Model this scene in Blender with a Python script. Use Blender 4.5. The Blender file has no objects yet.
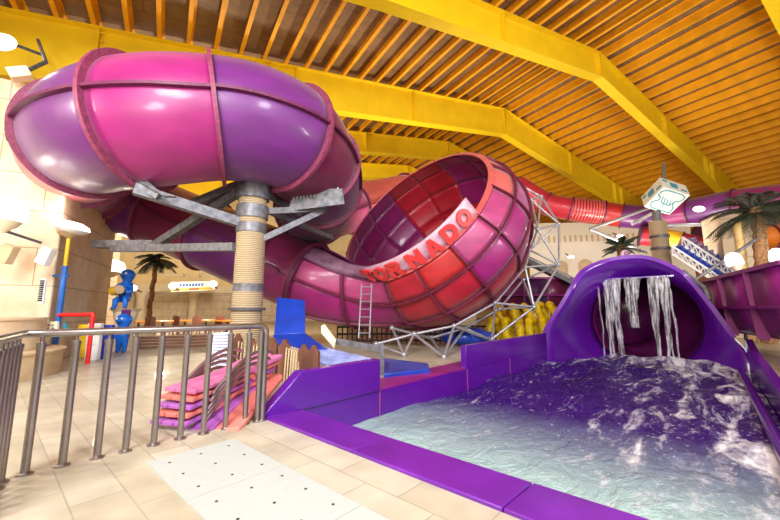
import bpy, math, random
from mathutils import Vector, Matrix, noise
random.seed(7)
scn = bpy.context.scene
COL = scn.collection
R = math.radians
# ------------------------------------------------------------------ camera
FPX, PITCH, EYE = 355.0, R(8.0), 1.3
cd = bpy.data.cameras.new('camera'); cam = bpy.data.objects.new('camera', cd); COL.objects.link(cam)
cd.sensor_width = 36.0; cd.lens = 36.0 * FPX / 780.0; cd.clip_end = 300; cd.clip_start = 0.05
cam.location = (0, 0, EYE); cam.rotation_euler = (R(90) + PITCH, 0, 0)
scn.camera = cam
# ------------------------------------------------------------------ world, lights, exposure
w = bpy.data.worlds.new('world'); scn.world = w; w.use_nodes = True
bg = w.node_tree.nodes['Background']; bg.inputs[0].default_value = (0.93, 0.97, 1.0, 1); bg.inputs[1].default_value = 1.1
vs = scn.view_settings
vs.view_transform = 'Standard'; vs.look = 'None'; vs.gamma = 1; vs.use_curve_mapping = False; vs.exposure = -0.45

def area(name, loc, size, power, aim, color=(.97, .98, 1)):
    l = bpy.data.lights.new(name, 'AREA'); l.shape = 'DISK'; l.size = size; l.energy = power; l.color = color
    o = bpy.data.objects.new(name, l); COL.objects.link(o); o.location = loc
    o.rotation_euler = (Vector(aim) - Vector(loc)).to_track_quat('-Z', 'Y').to_euler()
    return o
def point(name, loc, power, r=.15, color=(1, .92, .8)):
    l = bpy.data.lights.new(name, 'POINT'); l.energy = power; l.shadow_soft_size = r; l.color = color
    o = bpy.data.objects.new(name, l); COL.objects.link(o); o.location = loc
    return o
area('hall_fill', (-3, -3.5, 8.5), 3.0, 1500, (-1, 8, 2.5))  # unseen fill lights without fixtures, added to brighten the hall
area('hall_fill', (6, -2.5, 8.5), 3.0, 1500, (5, 9, 1))
area('hall_fill', (-1, -5, 8.0), 2.5, 900, (-10, 13, 3))
area('hall_fill', (-9.5, 2.5, 5.0), 2.0, 650, (-5, 10, 0), (1, .95, .86))
area('hall_fill', (-7.8, 16.3, 4.0), 1.2, 1300, (-16, 33, 4.5), (1, .9, .74))  # added fill hidden behind the tube, brightens the back wall
area('roof_fill', (2, 18.5, 3.2), 2.2, 1400, (4, 23, 14), (1, .93, .80))  # upward fills added out of sight to brighten the roof, no fixtures
area('roof_fill', (14.2, 20.5, 2.1), 2.0, 800, (16, 24, 13), (1, .93, .80))
area('roof_fill', (-8.6, 17.5, 4.6), 1.4, 1300, (-10, 21, 12), (1, .93, .80))
area('roof_fill', (-4, -5.0, 4.0), 3.0, 1500, (-4, 5, 13), (1, .95, .86))
area('roof_fill', (13, 4.0, 3.5), 3.0, 1700, (12, 13, 13), (1, .95, .86))
area('roof_fill', (-13, -2.0, 3.5), 3.0, 700, (-9, 12, 12), (1, .95, .86))

# ------------------------------------------------------------------ helpers
UPV = Vector((0, -math.sin(PITCH), math.cos(PITCH))); FWD = Vector((0, math.cos(PITCH), math.sin(PITCH))); EYEV = Vector((0, 0, EYE))
def ray(px, py): return Vector(((px - 390) / FPX, 0, 0)) + FWD + UPV * ((260 - py) / FPX)
def A(px, py, Y):
    r = ray(px, py); return EYEV + r * (Y / r.y)
def G(px, py, z=0.0):
    r = ray(px, py); return EYEV + r * ((z - EYE) / r.z)
POOL_A = R(-41.6); HALL_A = R(32.1)
MP = Matrix.Rotation(POOL_A, 4, 'Z'); MH = Matrix.Rotation(HALL_A, 4, 'Z')
def PV(v, u, z): return MP @ Vector((v - .2, u + .19, z))
def HV(p, b, z): return MH @ Vector((p, b, z))
FRAME = {}

def tag(o, label=None, cat=None, group=None, kind=None):
    if label: o['label'] = label
    if cat: o['category'] = cat
    if group: o['group'] = group
    if kind: o['kind'] = kind
    return o
def empty(name, label, cat, loc=(0, 0, 0), rotz=0.0, group=None, kind=None):
    o = bpy.data.objects.new(name, None); COL.objects.link(o); o.empty_display_size = .1
    o.location = loc; o.rotation_euler = (0, 0, rotz)
    FRAME[o.name] = Matrix.Translation(Vector(loc)) @ Matrix.Rotation(rotz, 4, 'Z')
    return tag(o, label, cat, group, kind)
def dup(root, label=None, loc=None, rotz=None):
    r = root.copy(); COL.objects.link(r)
    if label: r['label'] = label
    if loc is not None: r.location = loc
    if rotz is not None: r.rotation_euler = (0, 0, rotz)
    for ch in list(root.children):
        c = ch.copy(); COL.objects.link(c); c.parent = r
        for g in list(ch.children):
            d = g.copy(); COL.objects.link(d); d.parent = c
    return r

def frames(pts):
    """tangent, side, up for each point of a polyline, up kept near world up"""
    out = []; n = len(pts); last = None
    for i in range(n):
        t = (pts[min(i + 1, n - 1)] - pts[max(i - 1, 0)])
        t = t.normalized() if t.length > 1e-9 else Vector((0, 0, 1))
        ref = Vector((0, 0, 1)) if abs(t.z) < .96 else (last if last else Vector((0, 1, 0)))
        s = t.cross(ref)
        s.normalize(); u = s.cross(t).normalized(); last = u if abs(t.z) < .96 else last
        out.append((t, s, u))
    return out
def spline(ctrl, step=8):
    P = [Vector(c) for c in ctrl]; P = [P[0] * 2 - P[1]] + P + [P[-1] * 2 - P[-2]]; out = []
    for i in range(1, len(P) - 2):
        for k in range(step):
            t = k / step; a, b, c, d = P[i - 1], P[i], P[i + 1], P[i + 2]
            out.append(.5 * (2 * b + (c - a) * t + (2 * a - 5 * b + 4 * c - d) * t * t + (3 * b - a - 3 * c + d) * t ** 3))
    out.append(P[-2]); return out

class MB:
    def __init__(s): s.v = []; s.f = []
    def add(s, vs, fs):
        k = len(s.v); s.v += [Vector(p) for p in vs]; s.f += [tuple(i + k for i in f) for f in fs]; return s
    def box(s, c, size, m=None):
        c = Vector(c); hx, hy, hz = size[0] / 2, size[1] / 2, size[2] / 2
        P = [Vector((x, y, z)) for z in (-hz, hz) for x, y in ((-hx, -hy), (hx, -hy), (hx, hy), (-hx, hy))]
        if m is not None: P = [m @ p for p in P]
        return s.add([c + p for p in P], [(3, 2, 1, 0), (4, 5, 6, 7), (0, 1, 5, 4), (1, 2, 6, 5), (2, 3, 7, 6), (3, 0, 4, 7)])
    def bar(s, p, q, wd, ht):
        p, q = Vector(p), Vector(q); (t, sd, u) = frames([p, q])[0]
        P = [e + sd * a * wd / 2 + u * b * ht / 2 for e in (p, q) for a, b in ((-1, -1), (1, -1), (1, 1), (-1, 1))]
        return s.add(P, [(3, 2, 1, 0), (4, 5, 6, 7), (0, 1, 5, 4), (1, 2, 6, 5), (2, 3, 7, 6), (3, 0, 4, 7)])
    def tube(s, pts, r, n=12, cap=True, closed=False):
        pts = [Vector(p) for p in pts]; rs = r if isinstance(r, (list, tuple)) else [r] * len(pts)
        fr = frames(pts if not closed else pts + pts[:1]); vs, fs = [], []
        for i, p in enumerate(pts):
            t, sd, u = fr[i]
            if closed:
                t = (pts[(i + 1) % len(pts)] - pts[i - 1]).normalized(); ref = Vector((0, 0, 1)) if abs(t.z) < .9 else Vector((0, 1, 0))
                sd = t.cross(ref).normalized(); u = sd.cross(t)
            vs += [p + (sd * math.cos(2 * math.pi * k / n) + u * math.sin(2 * math.pi * k / n)) * rs[i] for k in range(n)]
        m = len(pts)
        for i in range(m if closed else m - 1):
            j = (i + 1) % m
            for k in range(n): fs.append((i * n + k, i * n + (k + 1) % n, j * n + (k + 1) % n, j * n + k))
        if cap and not closed: fs += [tuple(range(n - 1, -1, -1)), tuple((m - 1) * n + k for k in range(n))]
        return s.add(vs, fs)
    def lathe(s, prof, c=(0, 0, 0), n=24, cap=True, m=None):
        c = Vector(c); vs, fs = [], []
        for r, z in prof:
            for k in range(n):
                a = 2 * math.pi * k / n; p = Vector((r * math.cos(a), r * math.sin(a), z)); vs.append(c + (m @ p if m is not None else p))
        for i in range(len(prof) - 1):
            for k in range(n): fs.append((i * n + k, i * n + (k + 1) % n, (i + 1) * n + (k + 1) % n, (i + 1) * n + k))
        if cap:
            fs.append(tuple(range(n - 1, -1, -1))); fs.append(tuple((len(prof) - 1) * n + k for k in range(n)))
        return s.add(vs, fs)
    def ball(s, c, r, n=14, sc=(1, 1, 1), m=None):
        k = n // 2
        prof = [(max(1e-4, math.sin(math.pi * i / k)), -math.cos(math.pi * i / k)) for i in range(k + 1)]
        mm = Matrix.Diagonal((r * sc[0], r * sc[1], r * sc[2])).to_4x4()
        if m is not None: mm = m.to_4x4() @ mm
        return s.lathe(prof, c, n, True, mm)
    def prism(s, poly, d):
        """poly: list of 3-D points (planar), d: extrusion vector"""
        d = Vector(d); n = len(poly); P = [Vector(p) for p in poly]
        return s.add(P + [p + d for p in P], [tuple(range(n - 1, -1, -1)), tuple(range(n, 2 * n))] + [(i, (i + 1) % n, n + (i + 1) % n, n + i) for i in range(n)])
    def grid(s, rows, closed=False):
        nr, nc = len(rows), len(rows[0]); fs = []
        for i in range(nr - 1):
            for j in range(nc if closed else nc - 1): fs.append((i * nc + j, i * nc + (j + 1) % nc, (i + 1) * nc + (j + 1) % nc, (i + 1) * nc + j))
        return s.add([p for r in rows for p in r], fs)
    def torus(s, c, R0, r0, m=None, n=24, k=10):
        c = Vector(c); pts = []
        vs, fs = [], []
        for i in range(n):
            a = 2 * math.pi * i / n
            for j in range(k):
                b = 2 * math.pi * j / k; p = Vector(((R0 + r0 * math.cos(b)) * math.cos(a), (R0 + r0 * math.cos(b)) * math.sin(a), r0 * math.sin(b)))
                vs.append(c + (m @ p if m is not None else p))
        for i in range(n):
            for j in range(k): fs.append((i * k + j, ((i + 1) % n) * k + j, ((i + 1) % n) * k + (j + 1) % k, i * k + (j + 1) % k))
        return s.add(vs, fs)
    def build(s, name, mat, parent=None, label=None, cat=None, group=None, kind=None, loc=None, rotz=0.0, local=False, sharp=38, solid=0, bevel=0):
        M = Matrix.Identity(4)
        if parent is not None: M = FRAME[parent.name]
        elif loc is not None: M = Matrix.Translation(Vector(loc)) @ Matrix.Rotation(rotz, 4, 'Z')
        inv = M.inverted()
        me = bpy.data.meshes.new(name); me.from_pydata([tuple(v if local else inv @ v) for v in s.v], [], s.f)
        me.polygons.foreach_set('use_smooth', [True] * len(me.polygons)); me.update()
        try: me.set_sharp_from_angle(angle=R(sharp))
        except Exception: pass
        me.materials.append(mat)
        o = bpy.data.objects.new(name, me); COL.objects.link(o)
        if parent is not None: o.parent = parent
        elif loc is not None: o.location = loc; o.rotation_euler = (0, 0, rotz)
        FRAME[o.name] = M
        if solid:
            md = o.modifiers.new('thickness', 'SOLIDIFY'); md.thickness = solid; md.offset = 0
        if bevel:
            md = o.modifiers.new('bevel', 'BEVEL'); md.width = bevel; md.segments = 2; md.limit_method = 'ANGLE'
        return tag(o, label, cat, group, kind)

# ------------------------------------------------------------------ materials
def nodes(name):
    m = bpy.data.materials.new(name); m.use_nodes = True; nt = m.node_tree
    return m, nt, nt.nodes['Principled BSDF']
def plain(name, col, rough=.5, metal=0, var=.12, scale=3.0, bump=0, coat=0, spec=.5, stretch=(1, 1, 1)):
    m, nt, b = nodes(name); L = nt.links
    b.inputs['Roughness'].default_value = rough; b.inputs['Metallic'].default_value = metal
    b.inputs['Coat Weight'].default_value = coat; b.inputs['Coat Roughness'].default_value = .12
    b.inputs['Specular IOR Level'].default_value = spec
    tc = nt.nodes.new('ShaderNodeTexCoord'); mp = nt.nodes.new('ShaderNodeMapping'); mp.inputs['Scale'].default_value = stretch
    nz = nt.nodes.new('ShaderNodeTexNoise'); nz.inputs['Scale'].default_value = scale; nz.inputs['Detail'].default_value = 5
    rp = nt.nodes.new('ShaderNodeValToRGB'); e = rp.color_ramp.elements
    lo = tuple(max(0, c * (1 - var)) for c in col) + (1,); hi = tuple(min(1, c * (1 + var)) for c in col) + (1,)
    e[0].position = .3; e[0].color = lo; e[1].position = .7; e[1].color = hi
    L.new(tc.outputs['Object'], mp.inputs[0]); L.new(mp.outputs[0], nz.inputs['Vector']); L.new(nz.outputs['Fac'], rp.inputs[0]); L.new(rp.outputs[0], b.inputs['Base Color'])
    if bump:
        bp = nt.nodes.new('ShaderNodeBump'); bp.inputs['Strength'].default_value = bump; bp.inputs['Distance'].default_value = .02
        L.new(nz.outputs['Fac'], bp.inputs['Height']); L.new(bp.outputs[0], b.inputs['Normal'])
    return m
def bricks(name, c1, c2, mortar, sx, sy, msize=.01, rough=.5, rot=(0, 0, 0), offset=.5, bump=.3, coat=0):
    m, nt, b = nodes(name); L = nt.links
    tc = nt.nodes.new('ShaderNodeTexCoord'); mp = nt.nodes.new('ShaderNodeMapping'); mp.inputs['Rotation'].default_value = rot
    br = nt.nodes.new('ShaderNodeTexBrick'); br.offset = offset
    for k, v in (('Scale', 1.0), ('Mortar Size', msize), ('Mortar Smooth', .1), ('Bias', 0.0), ('Brick Width', sx), ('Row Height', sy)): br.inputs[k].default_value = v
    br.inputs['Color1'].default_value = c1 + (1,); br.inputs['Color2'].default_value = c2 + (1,); br.inputs['Mortar'].default_value = mortar + (1,)
    nz = nt.nodes.new('ShaderNodeTexNoise'); nz.inputs['Scale'].default_value = 2.5; nz.inputs['Detail'].default_value = 6
    mx = nt.nodes.new('ShaderNodeMix'); mx.data_type = 'RGBA'; mx.blend_type = 'OVERLAY'; mx.inputs[0].default_value = .45
    L.new(tc.outputs['Object'], mp.inputs[0]); L.new(mp.outputs[0], br.inputs['Vector']); L.new(mp.outputs[0], nz.inputs['Vector'])
    L.new(br.outputs['Color'], mx.inputs[6]); L.new(nz.outputs['Fac'], mx.inputs[7]); L.new(mx.outputs[2], b.inputs['Base Color'])
    bp = nt.nodes.new('ShaderNodeBump'); bp.inputs['Strength'].default_value = bump; bp.inputs['Distance'].default_value = .01; bp.invert = True
    L.new(br.outputs['Fac'], bp.inputs['Height']); L.new(bp.outputs[0], b.inputs['Normal'])
    b.inputs['Roughness'].default_value = rough; b.inputs['Coat Weight'].default_value = coat
    return m
def glow(name, col, strength):
    m, nt, b = nodes(name); b.inputs['Base Color'].default_value = (.9, .9, .9, 1)
    b.inputs['Emission Color'].default_value = col + (1,); b.inputs['Emission Strength'].default_value = strength
    return m
def gel(name, col, rough=.42):
    m = plain(name, col, rough, var=.16, scale=1.6, coat=.22, spec=.5, stretch=(1, 1, 2.5)); b = m.node_tree.nodes['Principled BSDF']
    b.inputs['Sheen Weight'].default_value = .18; b.inputs['Sheen Roughness'].default_value = .45      # soft pale sheen at grazing angles
    return m

M = {}
M['magenta'] = gel('magenta gelcoat', (.30, .009, .145))
M['purple'] = gel('purple gelcoat', (.135, .015, .165))
M['deep_purple'] = gel('deep purple gelcoat', (.075, .009, .085))
M['maroon'] = gel('maroon gelcoat', (.16, .007, .055))
M['plum'] = gel('plum gelcoat', (.22, .010, .115))
M['red'] = gel('red gelcoat', (.42, .010, .028))
M['scarlet'] = gel('scarlet gelcoat', (.46, .018, .018))
M['crimson'] = gel('crimson gelcoat', (.42, .008, .022))
M['pink'] = gel('pink gelcoat', (.40, .045, .165))
M['salmon'] = gel('salmon gelcoat', (.60, .105, .10))
M['lilac'] = gel('lilac gelcoat', (.32, .055, .22))
M['flange'] = plain('weathered flange', (.22, .035, .09), .55, var=.35, scale=14)
M['flange_dark'] = plain('dark flange', (.12, .012, .06), .5, var=.35, scale=14)
M['nameboard'] = plain('pale lilac nameboard', (.62, .38, .48), .45, var=.25, scale=4)
M['edge'] = plain('dull mauve board', (.26, .12, .20), .45, var=.4, scale=3)
M['rib'] = plain('dark maroon rib', (.15, .018, .05), .5, var=.3, scale=10)
M['letter'] = plain('red letter', (.80, .055, .055), .4, var=.1)
M['violet'] = plain('violet pool gelcoat', (.105, .007, .30), .22, var=.10, scale=1.2, coat=.4)
M['violet_light'] = plain('bright violet coping', (.15, .014, .34), .35, var=.2, scale=2.2, coat=.2)
M['tube_inside'] = plain('aubergine tube lining', (.115, .006, .085), .28, var=.3, scale=1.5)
M['trough'] = plain('plum trough', (.26, .014, .20), .4, var=.25, scale=2)
M['yellow'] = plain('yellow painted steel', (.86, .58, .006), .5, var=.06, scale=1.2)
M['purlin'] = plain('orange yellow purlin', (.82, .36, .004), .55, var=.1, scale=2)
M['deck'] = bricks('roof decking', (.25, .145, .065), (.22, .125, .055), (.12, .06, .025), 3.0, 1.0, .012, .6, bump=.5)
M['steel'] = plain('brushed steel', (.34, .30, .285), .28, .9, var=.15, scale=6)
M['galv'] = plain('galvanised steel', (.18, .18, .20), .5, .45, var=.35, scale=9)
M['galv_dark'] = plain('stained steel', (.12, .118, .13), .55, .4, var=.5, scale=8)
M['truss'] = plain('silver painted tube', (.42, .42, .46), .35, .5, var=.15, scale=5)
M['rope'] = None
M['floor'] = bricks('stone floor tiles', (.47, .42, .31), (.57, .53, .42), (.38, .34, .26), .62, .31, .006, .42, bump=.25, coat=.12)
M['sandstone'] = bricks('sandstone blocks', (.70, .54, .36), (.75, .60, .43), (.40, .27, .16), 1.9, .95, .012, .75, rot=(R(90), 0, 0))
M['sandstone_side'] = bricks('sandstone blocks side', (.70, .54, .36), (.75, .60, .43), (.40, .27, .16), 1.9, .95, .012, .75, rot=(R(90), 0, R(90)))
M['backwall'] = plain('cream plaster', (.86, .68, .36), .8, var=.08, scale=.8)
M['lower'] = bricks('tan wall blocks', (.68, .56, .40), (.74, .62, .46), (.42, .33, .22), 1.2, .7, .02, .8, rot=(R(90), 0, 0))
M['sidewall'] = bricks('pale stone facade', (.74, .60, .40), (.79, .66, .47), (.55, .42, .28), 2.4, 1.2, .012, .8, rot=(R(90), 0, R(90)))
M['orange'] = plain('orange plaster', (.82, .40, .075), .8, var=.12, scale=.6)
M['facade'] = plain('pale facade render', (.86, .80, .68), .8, var=.05, scale=.6)
M['cream'] = plain('cream render', (.82, .72, .52), .75, var=.06, scale=.8)
M['white'] = plain('white paint', (.80, .80, .80), .5, var=.04)
M['mat'] = plain('white grating', (.50, .55, .53), .45, var=.03, scale=30)
M['blue'] = plain('blue plastic', (.008, .045, .42), .35, var=.2, coat=.3)
M['statue'] = plain('bright blue paint', (.005, .14, .66), .4, var=.12)
M['paleblue'] = plain('wet pale blue', (.30, .36, .72), .12, var=.3, scale=5)
M['bluepole'] = plain('blue pole paint', (.02, .14, .52), .4, var=.1)
M['raft'] = plain('yellow vinyl', (.78, .55, .008), .38, var=.25, scale=6)
M['wood'] = plain('dark brown board', (.145, .052, .03), .6, var=.35, scale=5, stretch=(1, 1, .3))
M['cord'] = plain('natural rope', (.62, .47, .29), .85, var=.25, scale=30)
M['pinkwood'] = plain('pink painted board', (.78, .20, .46), .45, var=.18, scale=4)
M['violetwood'] = plain('violet painted board', (.50, .15, .62), .4, var=.18, scale=4)
M['salmonwood'] = plain('salmon painted board', (.84, .24, .20), .45, var=.18, scale=4)
M['chrome'] = plain('chrome', (.40, .33, .34), .34, .9, var=.1)
M['frond'] = plain('palm frond', (.035, .05, .028), .6, var=.5, scale=5)
M['trunk'] = plain('palm trunk', (.30, .15, .06), .85, var=.5, scale=12, bump=.6)
M['shaft_light'] = plain('pale trunk wrap', (.78, .55, .22), .7, var=.2, scale=9)
M['teal'] = plain('teal paint', (.05, .32, .42), .5, var=.05)
M['signwhite'] = plain('cream sign face', (.74, .76, .70), .45, var=.04)
M['redpipe'] = plain('red pipe', (.75, .02, .02), .35, var=.1)
M['yellowpaint'] = plain('yellow paint', (.85, .55, .02), .4, var=.1)
M['orangetube'] = plain('orange tube', (.85, .22, .02), .3, var=.1)
M['black'] = plain('dark metal', (.03, .03, .035), .5, var=.2)
M['rock'] = plain('grey brown rock', (.22, .18, .16), .85, var=.4, scale=5, bump=.8)
M['tan'] = plain('tan stone ledge', (.60, .44, .26), .75, var=.15, scale=3)
M['glowlamp'] = glow('lamp glow', (1, .98, .95), 4)
M['glowwarm'] = glow('warm lamp glow', (1, .9, .72), 5)
def rope_mat():
    m, nt, b = nodes('rope wrapping'); L = nt.links
    tc = nt.nodes.new('ShaderNodeTexCoord'); wv = nt.nodes.new('ShaderNodeTexWave'); wv.wave_type = 'BANDS'; wv.bands_direction = 'Z'
    wv.inputs['Scale'].default_value = 7.5; wv.inputs['Distortion'].default_value = .6
    rp = nt.nodes.new('ShaderNodeValToRGB'); e = rp.color_ramp.elements; e[0].color = (.40, .28, .15, 1); e[1].color = (.68, .54, .35, 1)
    L.new(tc.outputs['Object'], wv.inputs[0]); L.new(wv.outputs['Fac'], rp.inputs[0]); L.new(rp.outputs[0], b.inputs['Base Color'])
    bp = nt.nodes.new('ShaderNodeBump'); bp.inputs['Strength'].default_value = .8; bp.inputs['Distance'].default_value = .03
    L.new(wv.outputs['Fac'], bp.inputs['Height']); L.new(bp.outputs[0], b.inputs['Normal']); b.inputs['Roughness'].default_value = .85
    return m
M['rope'] = rope_mat()
def water_mat():
    m, nt, b = nodes('pool water'); L = nt.links; N = nt.nodes.new
    out = nt.nodes['Material Output']; tc = N('ShaderNodeTexCoord')
    sep = N('ShaderNodeSeparateXYZ'); L.new(tc.outputs['Object'], sep.inputs[0])
    def mr(src, a, b_, c=0.0, d=1.0):
        n = N('ShaderNodeMapRange'); n.inputs[1].default_value = a; n.inputs[2].default_value = b_; n.inputs[3].default_value = c; n.inputs[4].default_value = d
        L.new(src, n.inputs[0]); return n.outputs[0]
    def ma(op, x, y):
        n = N('ShaderNodeMath'); n.operation = op
        for k, q in ((0, x), (1, y)):
            if isinstance(q, (int, float)): n.inputs[k].default_value = q
            else: L.new(q, n.inputs[k])
        return n.outputs[0]
    def noi(scale, sc, det=7, dist=0.0, rot=0):
        mp = N('ShaderNodeMapping'); mp.inputs['Scale'].default_value = sc; mp.inputs['Rotation'].default_value = (0, 0, rot)
        L.new(tc.outputs['Object'], mp.inputs[0])
        n = N('ShaderNodeTexNoise'); n.inputs['Scale'].default_value = scale; n.inputs['Detail'].default_value = det; n.inputs['Distortion'].default_value = dist
        n.inputs['Roughness'].default_value = .62
        L.new(mp.outputs[0], n.inputs['Vector']); return n.outputs['Fac']
    streak = noi(1.0, (2.1, .55, 1), 8, 1.3, R(-12)); fine = noi(5.0, (1.5, .6, 1), 6, .7, R(-10))
    near = mr(sep.outputs['Y'], 6.4, 3.2)                 # aerated, shallow end by the coping
    rightside = mr(sep.outputs['X'], -2.2, .8)            # churned side by the rail
    fall = mr(sep.outputs['Y'], 11.5, 14.6)               # foot of the falling water
    bias = ma('ADD', ma('SUBTRACT', ma('MULTIPLY', rightside, .10), ma('MULTIPLY', near, .045)), ma('MULTIPLY', fall, .13))
    val = ma('ADD', ma('ADD', ma('MULTIPLY', streak, .72), ma('MULTIPLY', fine, .28)), bias)
    foam = ma('MAXIMUM', mr(val, .55, .70), ma('MULTIPLY', mr(ma('ADD', noi(13.0, (1.4, .8, 1), 4, .5, R(15)), ma('MULTIPLY', bias, .3)), .60, .72), .65))
    milk = ma('MULTIPLY', near, .9)
    b.inputs['Base Color'].default_value = (.045, .02, .16, 1); b.inputs['Roughness'].default_value = .08; b.inputs['IOR'].default_value = 1.33
    c1 = N('ShaderNodeMix'); c1.data_type = 'RGBA'; c1.inputs[6].default_value = (.075, .022, .24, 1); c1.inputs[7].default_value = (.52, .78, .70, 1)
    L.new(milk, c1.inputs[0])
    c2 = N('ShaderNodeMix'); c2.data_type = 'RGBA'; c2.inputs[7].default_value = (.84, .84, .90, 1); L.new(foam, c2.inputs[0]); L.new(c1.outputs[2], c2.inputs[6])
    L.new(c2.outputs[2], b.inputs['Base Color'])
    L.new(mr(foam, 0, 1, .07, .6), b.inputs['Roughness'])
    bp = N('ShaderNodeBump'); bp.inputs['Strength'].default_value = .9; bp.inputs['Distance'].default_value = .10
    L.new(noi(3.2, (1.2, .8, 1), 6, .8, R(20)), bp.inputs['Height']); L.new(bp.outputs[0], b.inputs['Normal'])
    tr = N('ShaderNodeBsdfTransparent'); tr.inputs[0].default_value = (.70, .55, .92, 1)
    mx = N('ShaderNodeMixShader')                          # clear water lets the basin show through; foam and bubbles do not
    L.new(ma('MULTIPLY', ma('SUBTRACT', 1.0, ma('MAXIMUM', foam, near)), .55), mx.inputs[0])
    L.new(b.outputs[0], mx.inputs[1]); L.new(tr.outputs[0], mx.inputs[2]); L.new(mx.outputs[0], out.inputs['Surface'])
    return m
M['water'] = water_mat()
def fall_mat():
    m, nt, b = nodes('falling water'); L = nt.links; N = nt.nodes.new; out = nt.nodes['Material Output']
    b.inputs['Base Color'].default_value = (.93, .93, .97, 1); b.inputs['Roughness'].default_value = .25
    tc = N('ShaderNodeTexCoord'); mp = N('ShaderNodeMapping'); mp.inputs['Scale'].default_value = (9, 9, .7); L.new(tc.outputs['Object'], mp.inputs[0])
    nz = N('ShaderNodeTexNoise'); nz.inputs['Scale'].default_value = 2.2; nz.inputs['Detail'].default_value = 6; L.new(mp.outputs[0], nz.inputs['Vector'])
    rp = N('ShaderNodeMapRange'); rp.inputs[1].default_value = .44; rp.inputs[2].default_value = .70; rp.inputs[3].default_value = .04; rp.inputs[4].default_value = .55; L.new(nz.outputs['Fac'], rp.inputs[0])
    tr = N('ShaderNodeBsdfTransparent'); mx = N('ShaderNodeMixShader'); L.new(rp.outputs[0], mx.inputs[0]); L.new(tr.outputs[0], mx.inputs[1]); L.new(b.outputs[0], mx.inputs[2]); L.new(mx.outputs[0], out.inputs['Surface'])
    return m
M['fall'] = fall_mat()

# ------------------------------------------------------------------ setting: floor, walls, ceiling
PL, PR0, PF, PB = -4.08, 1.02, 2.17, 22.5      # pool opening in the floor (local v, v, u, u)
f = MB()
for v0, v1, u0, u1 in ((-70, 70, -15, PF), (-70, PL, PF, PB), (PR0, 70, PF, PB), (-70, 70, PB, 90)):
    f.add([(v0, u0, 0), (v1, u0, 0), (v1, u1, 0), (v0, u1, 0)], [(0, 1, 2, 3)])
f.build('floor', M['floor'], loc=PV(0, 0, 0), rotz=POOL_A, local=True, label='pale beige stone tile floor running through the whole hall', cat='floor', kind='structure')

K = A(502, 110, 23.9); KP = K.dot(Vector((math.cos(HALL_A), math.sin(HALL_A), 0))); KB = K.dot(Vector((-math.sin(HALL_A), math.cos(HALL_A), 0)))
RZ = K.z; HALF = 26.5; SL = .176; B0, B1 = -16.0, 41.0
def roofz(t): return RZ - SL * abs(t)
ce = MB()
for sgn in (-1, 1):
    a, b_ = (KP, B0, RZ + .46), (KP, B1, RZ + .46); c, d = (KP + sgn * HALF, B1, RZ + .46 - SL * HALF), (KP + sgn * HALF, B0, RZ + .46 - SL * HALF)
    ce.add([HV(*q) for q in (a, b_, c, d)] + [HV(q[0], q[1], q[2] + .1) for q in (a, b_, c, d)], [(0, 1, 2, 3) if sgn < 0 else (3, 2, 1, 0), (4, 5, 6, 7)])
ceiling = ce.build('ceiling', M['deck'], loc=(0, 0, 0), rotz=HALL_A, label='brown sheet decking of the pitched hall roof above the orange purlins', cat='ceiling', kind='structure', sharp=5)
def purlin(t):
    z = roofz(t); m = MB(); sg = 1 if t >= 0 else -1
    m.box((0, 0, 0), (.05, B1 - B0, .44)); m.box((sg * .06, 0, -.21), (.14, B1 - B0, .025)); m.box((-sg * .05, 0, .20), (.12, B1 - B0, .025))
    return m, z
pm, _ = purlin(1); pr_right = pm.build('purlin', M['purlin'], ceiling, local=True)
pm, _ = purlin(-1); pr_left = pm.build('purlin', M['purlin'], ceiling, local=True)
k = 0
for i in range(-26, 27):
    if i == 0: continue
    t = i * 1.0 - (.5 if i > 0 else -.5)
    src = pr_right if t > 0 else pr_left
    o = src if (i in (1, -1)) else src.copy()
    if i not in (1, -1): COL.objects.link(o); o.parent = ceiling
    o.location = (KP + t, (B0 + B1) / 2, roofz(t) + .24)

def frame_beam(k, label):
    b = KB + (6.0 if k > 0 else 6.65) * k; D0 = 1.95 if k == 0 else 1.5
    root = empty('roof_beam', label, 'beam', HV(KP, b, 0), HALL_A, 'yellow portal frames under the roof', 'structure')
    dep = lambda t: D0 if abs(t) < 14 else D0 + (abs(t) - 14) * .04
    for sg, nm in ((-1, 'rafter'), (1, 'rafter')):
        ts = [0, 7, 14, 18.5, 22.5, HALF - .3]; m = MB()
        web = [(sg * t, 0, roofz(t)) for t in ts] + [(sg * t, 0, roofz(t) - dep(t)) for t in reversed(ts)]
        m.prism([Vector(p) + Vector((0, -.02, 0)) for p in web], (0, .04, 0))
        for off in (0, 1):
            for a, c in zip(ts[:-1], ts[1:]):
                za, zc = roofz(a) - off * dep(a), roofz(c) - off * dep(c)
                q = [(sg * a, -.26, za), (sg * c, -.26, zc), (sg * c, .26, zc), (sg * a, .26, za)]
                m.prism([Vector(p) - Vector((0, 0, .025)) for p in q], (0, 0, .05))
        r_ = m.build(nm, M['yellow'], root, local=True, sharp=20)
        for t in (.06, 8.0, 15, 16.2, 22.4):
            s_ = MB(); s_.box((sg * t, 0, roofz(t) - dep(t) / 2), (.05, .5, dep(t) - .06))
            s_.build('stiffener', M['yellow'], r_, local=True)
            if t in (8.0, 22.4):
                for side in (-1, 1):
                    bl = MB()
                    for n in range(7): bl.box((sg * (t - .07), side * .14, roofz(t) - .15 - n * (dep(t) - .3) / 6), (.1, .05, .05))
                    bl.build('bolt_row', M['yellow'], r_, local=True)
    c_ = MB()
    c_.box((0, 0, 0), (.1, .1, .1)) if False else None
    for sg in (-1, 1):
        cm = MB(); cm.box((sg * (HALF - .5), 0, (roofz(HALF) - 1) / 2), (.7, .4, roofz(HALF) - 1)); cm.build('stanchion', M['yellow'], root, local=True)
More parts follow.
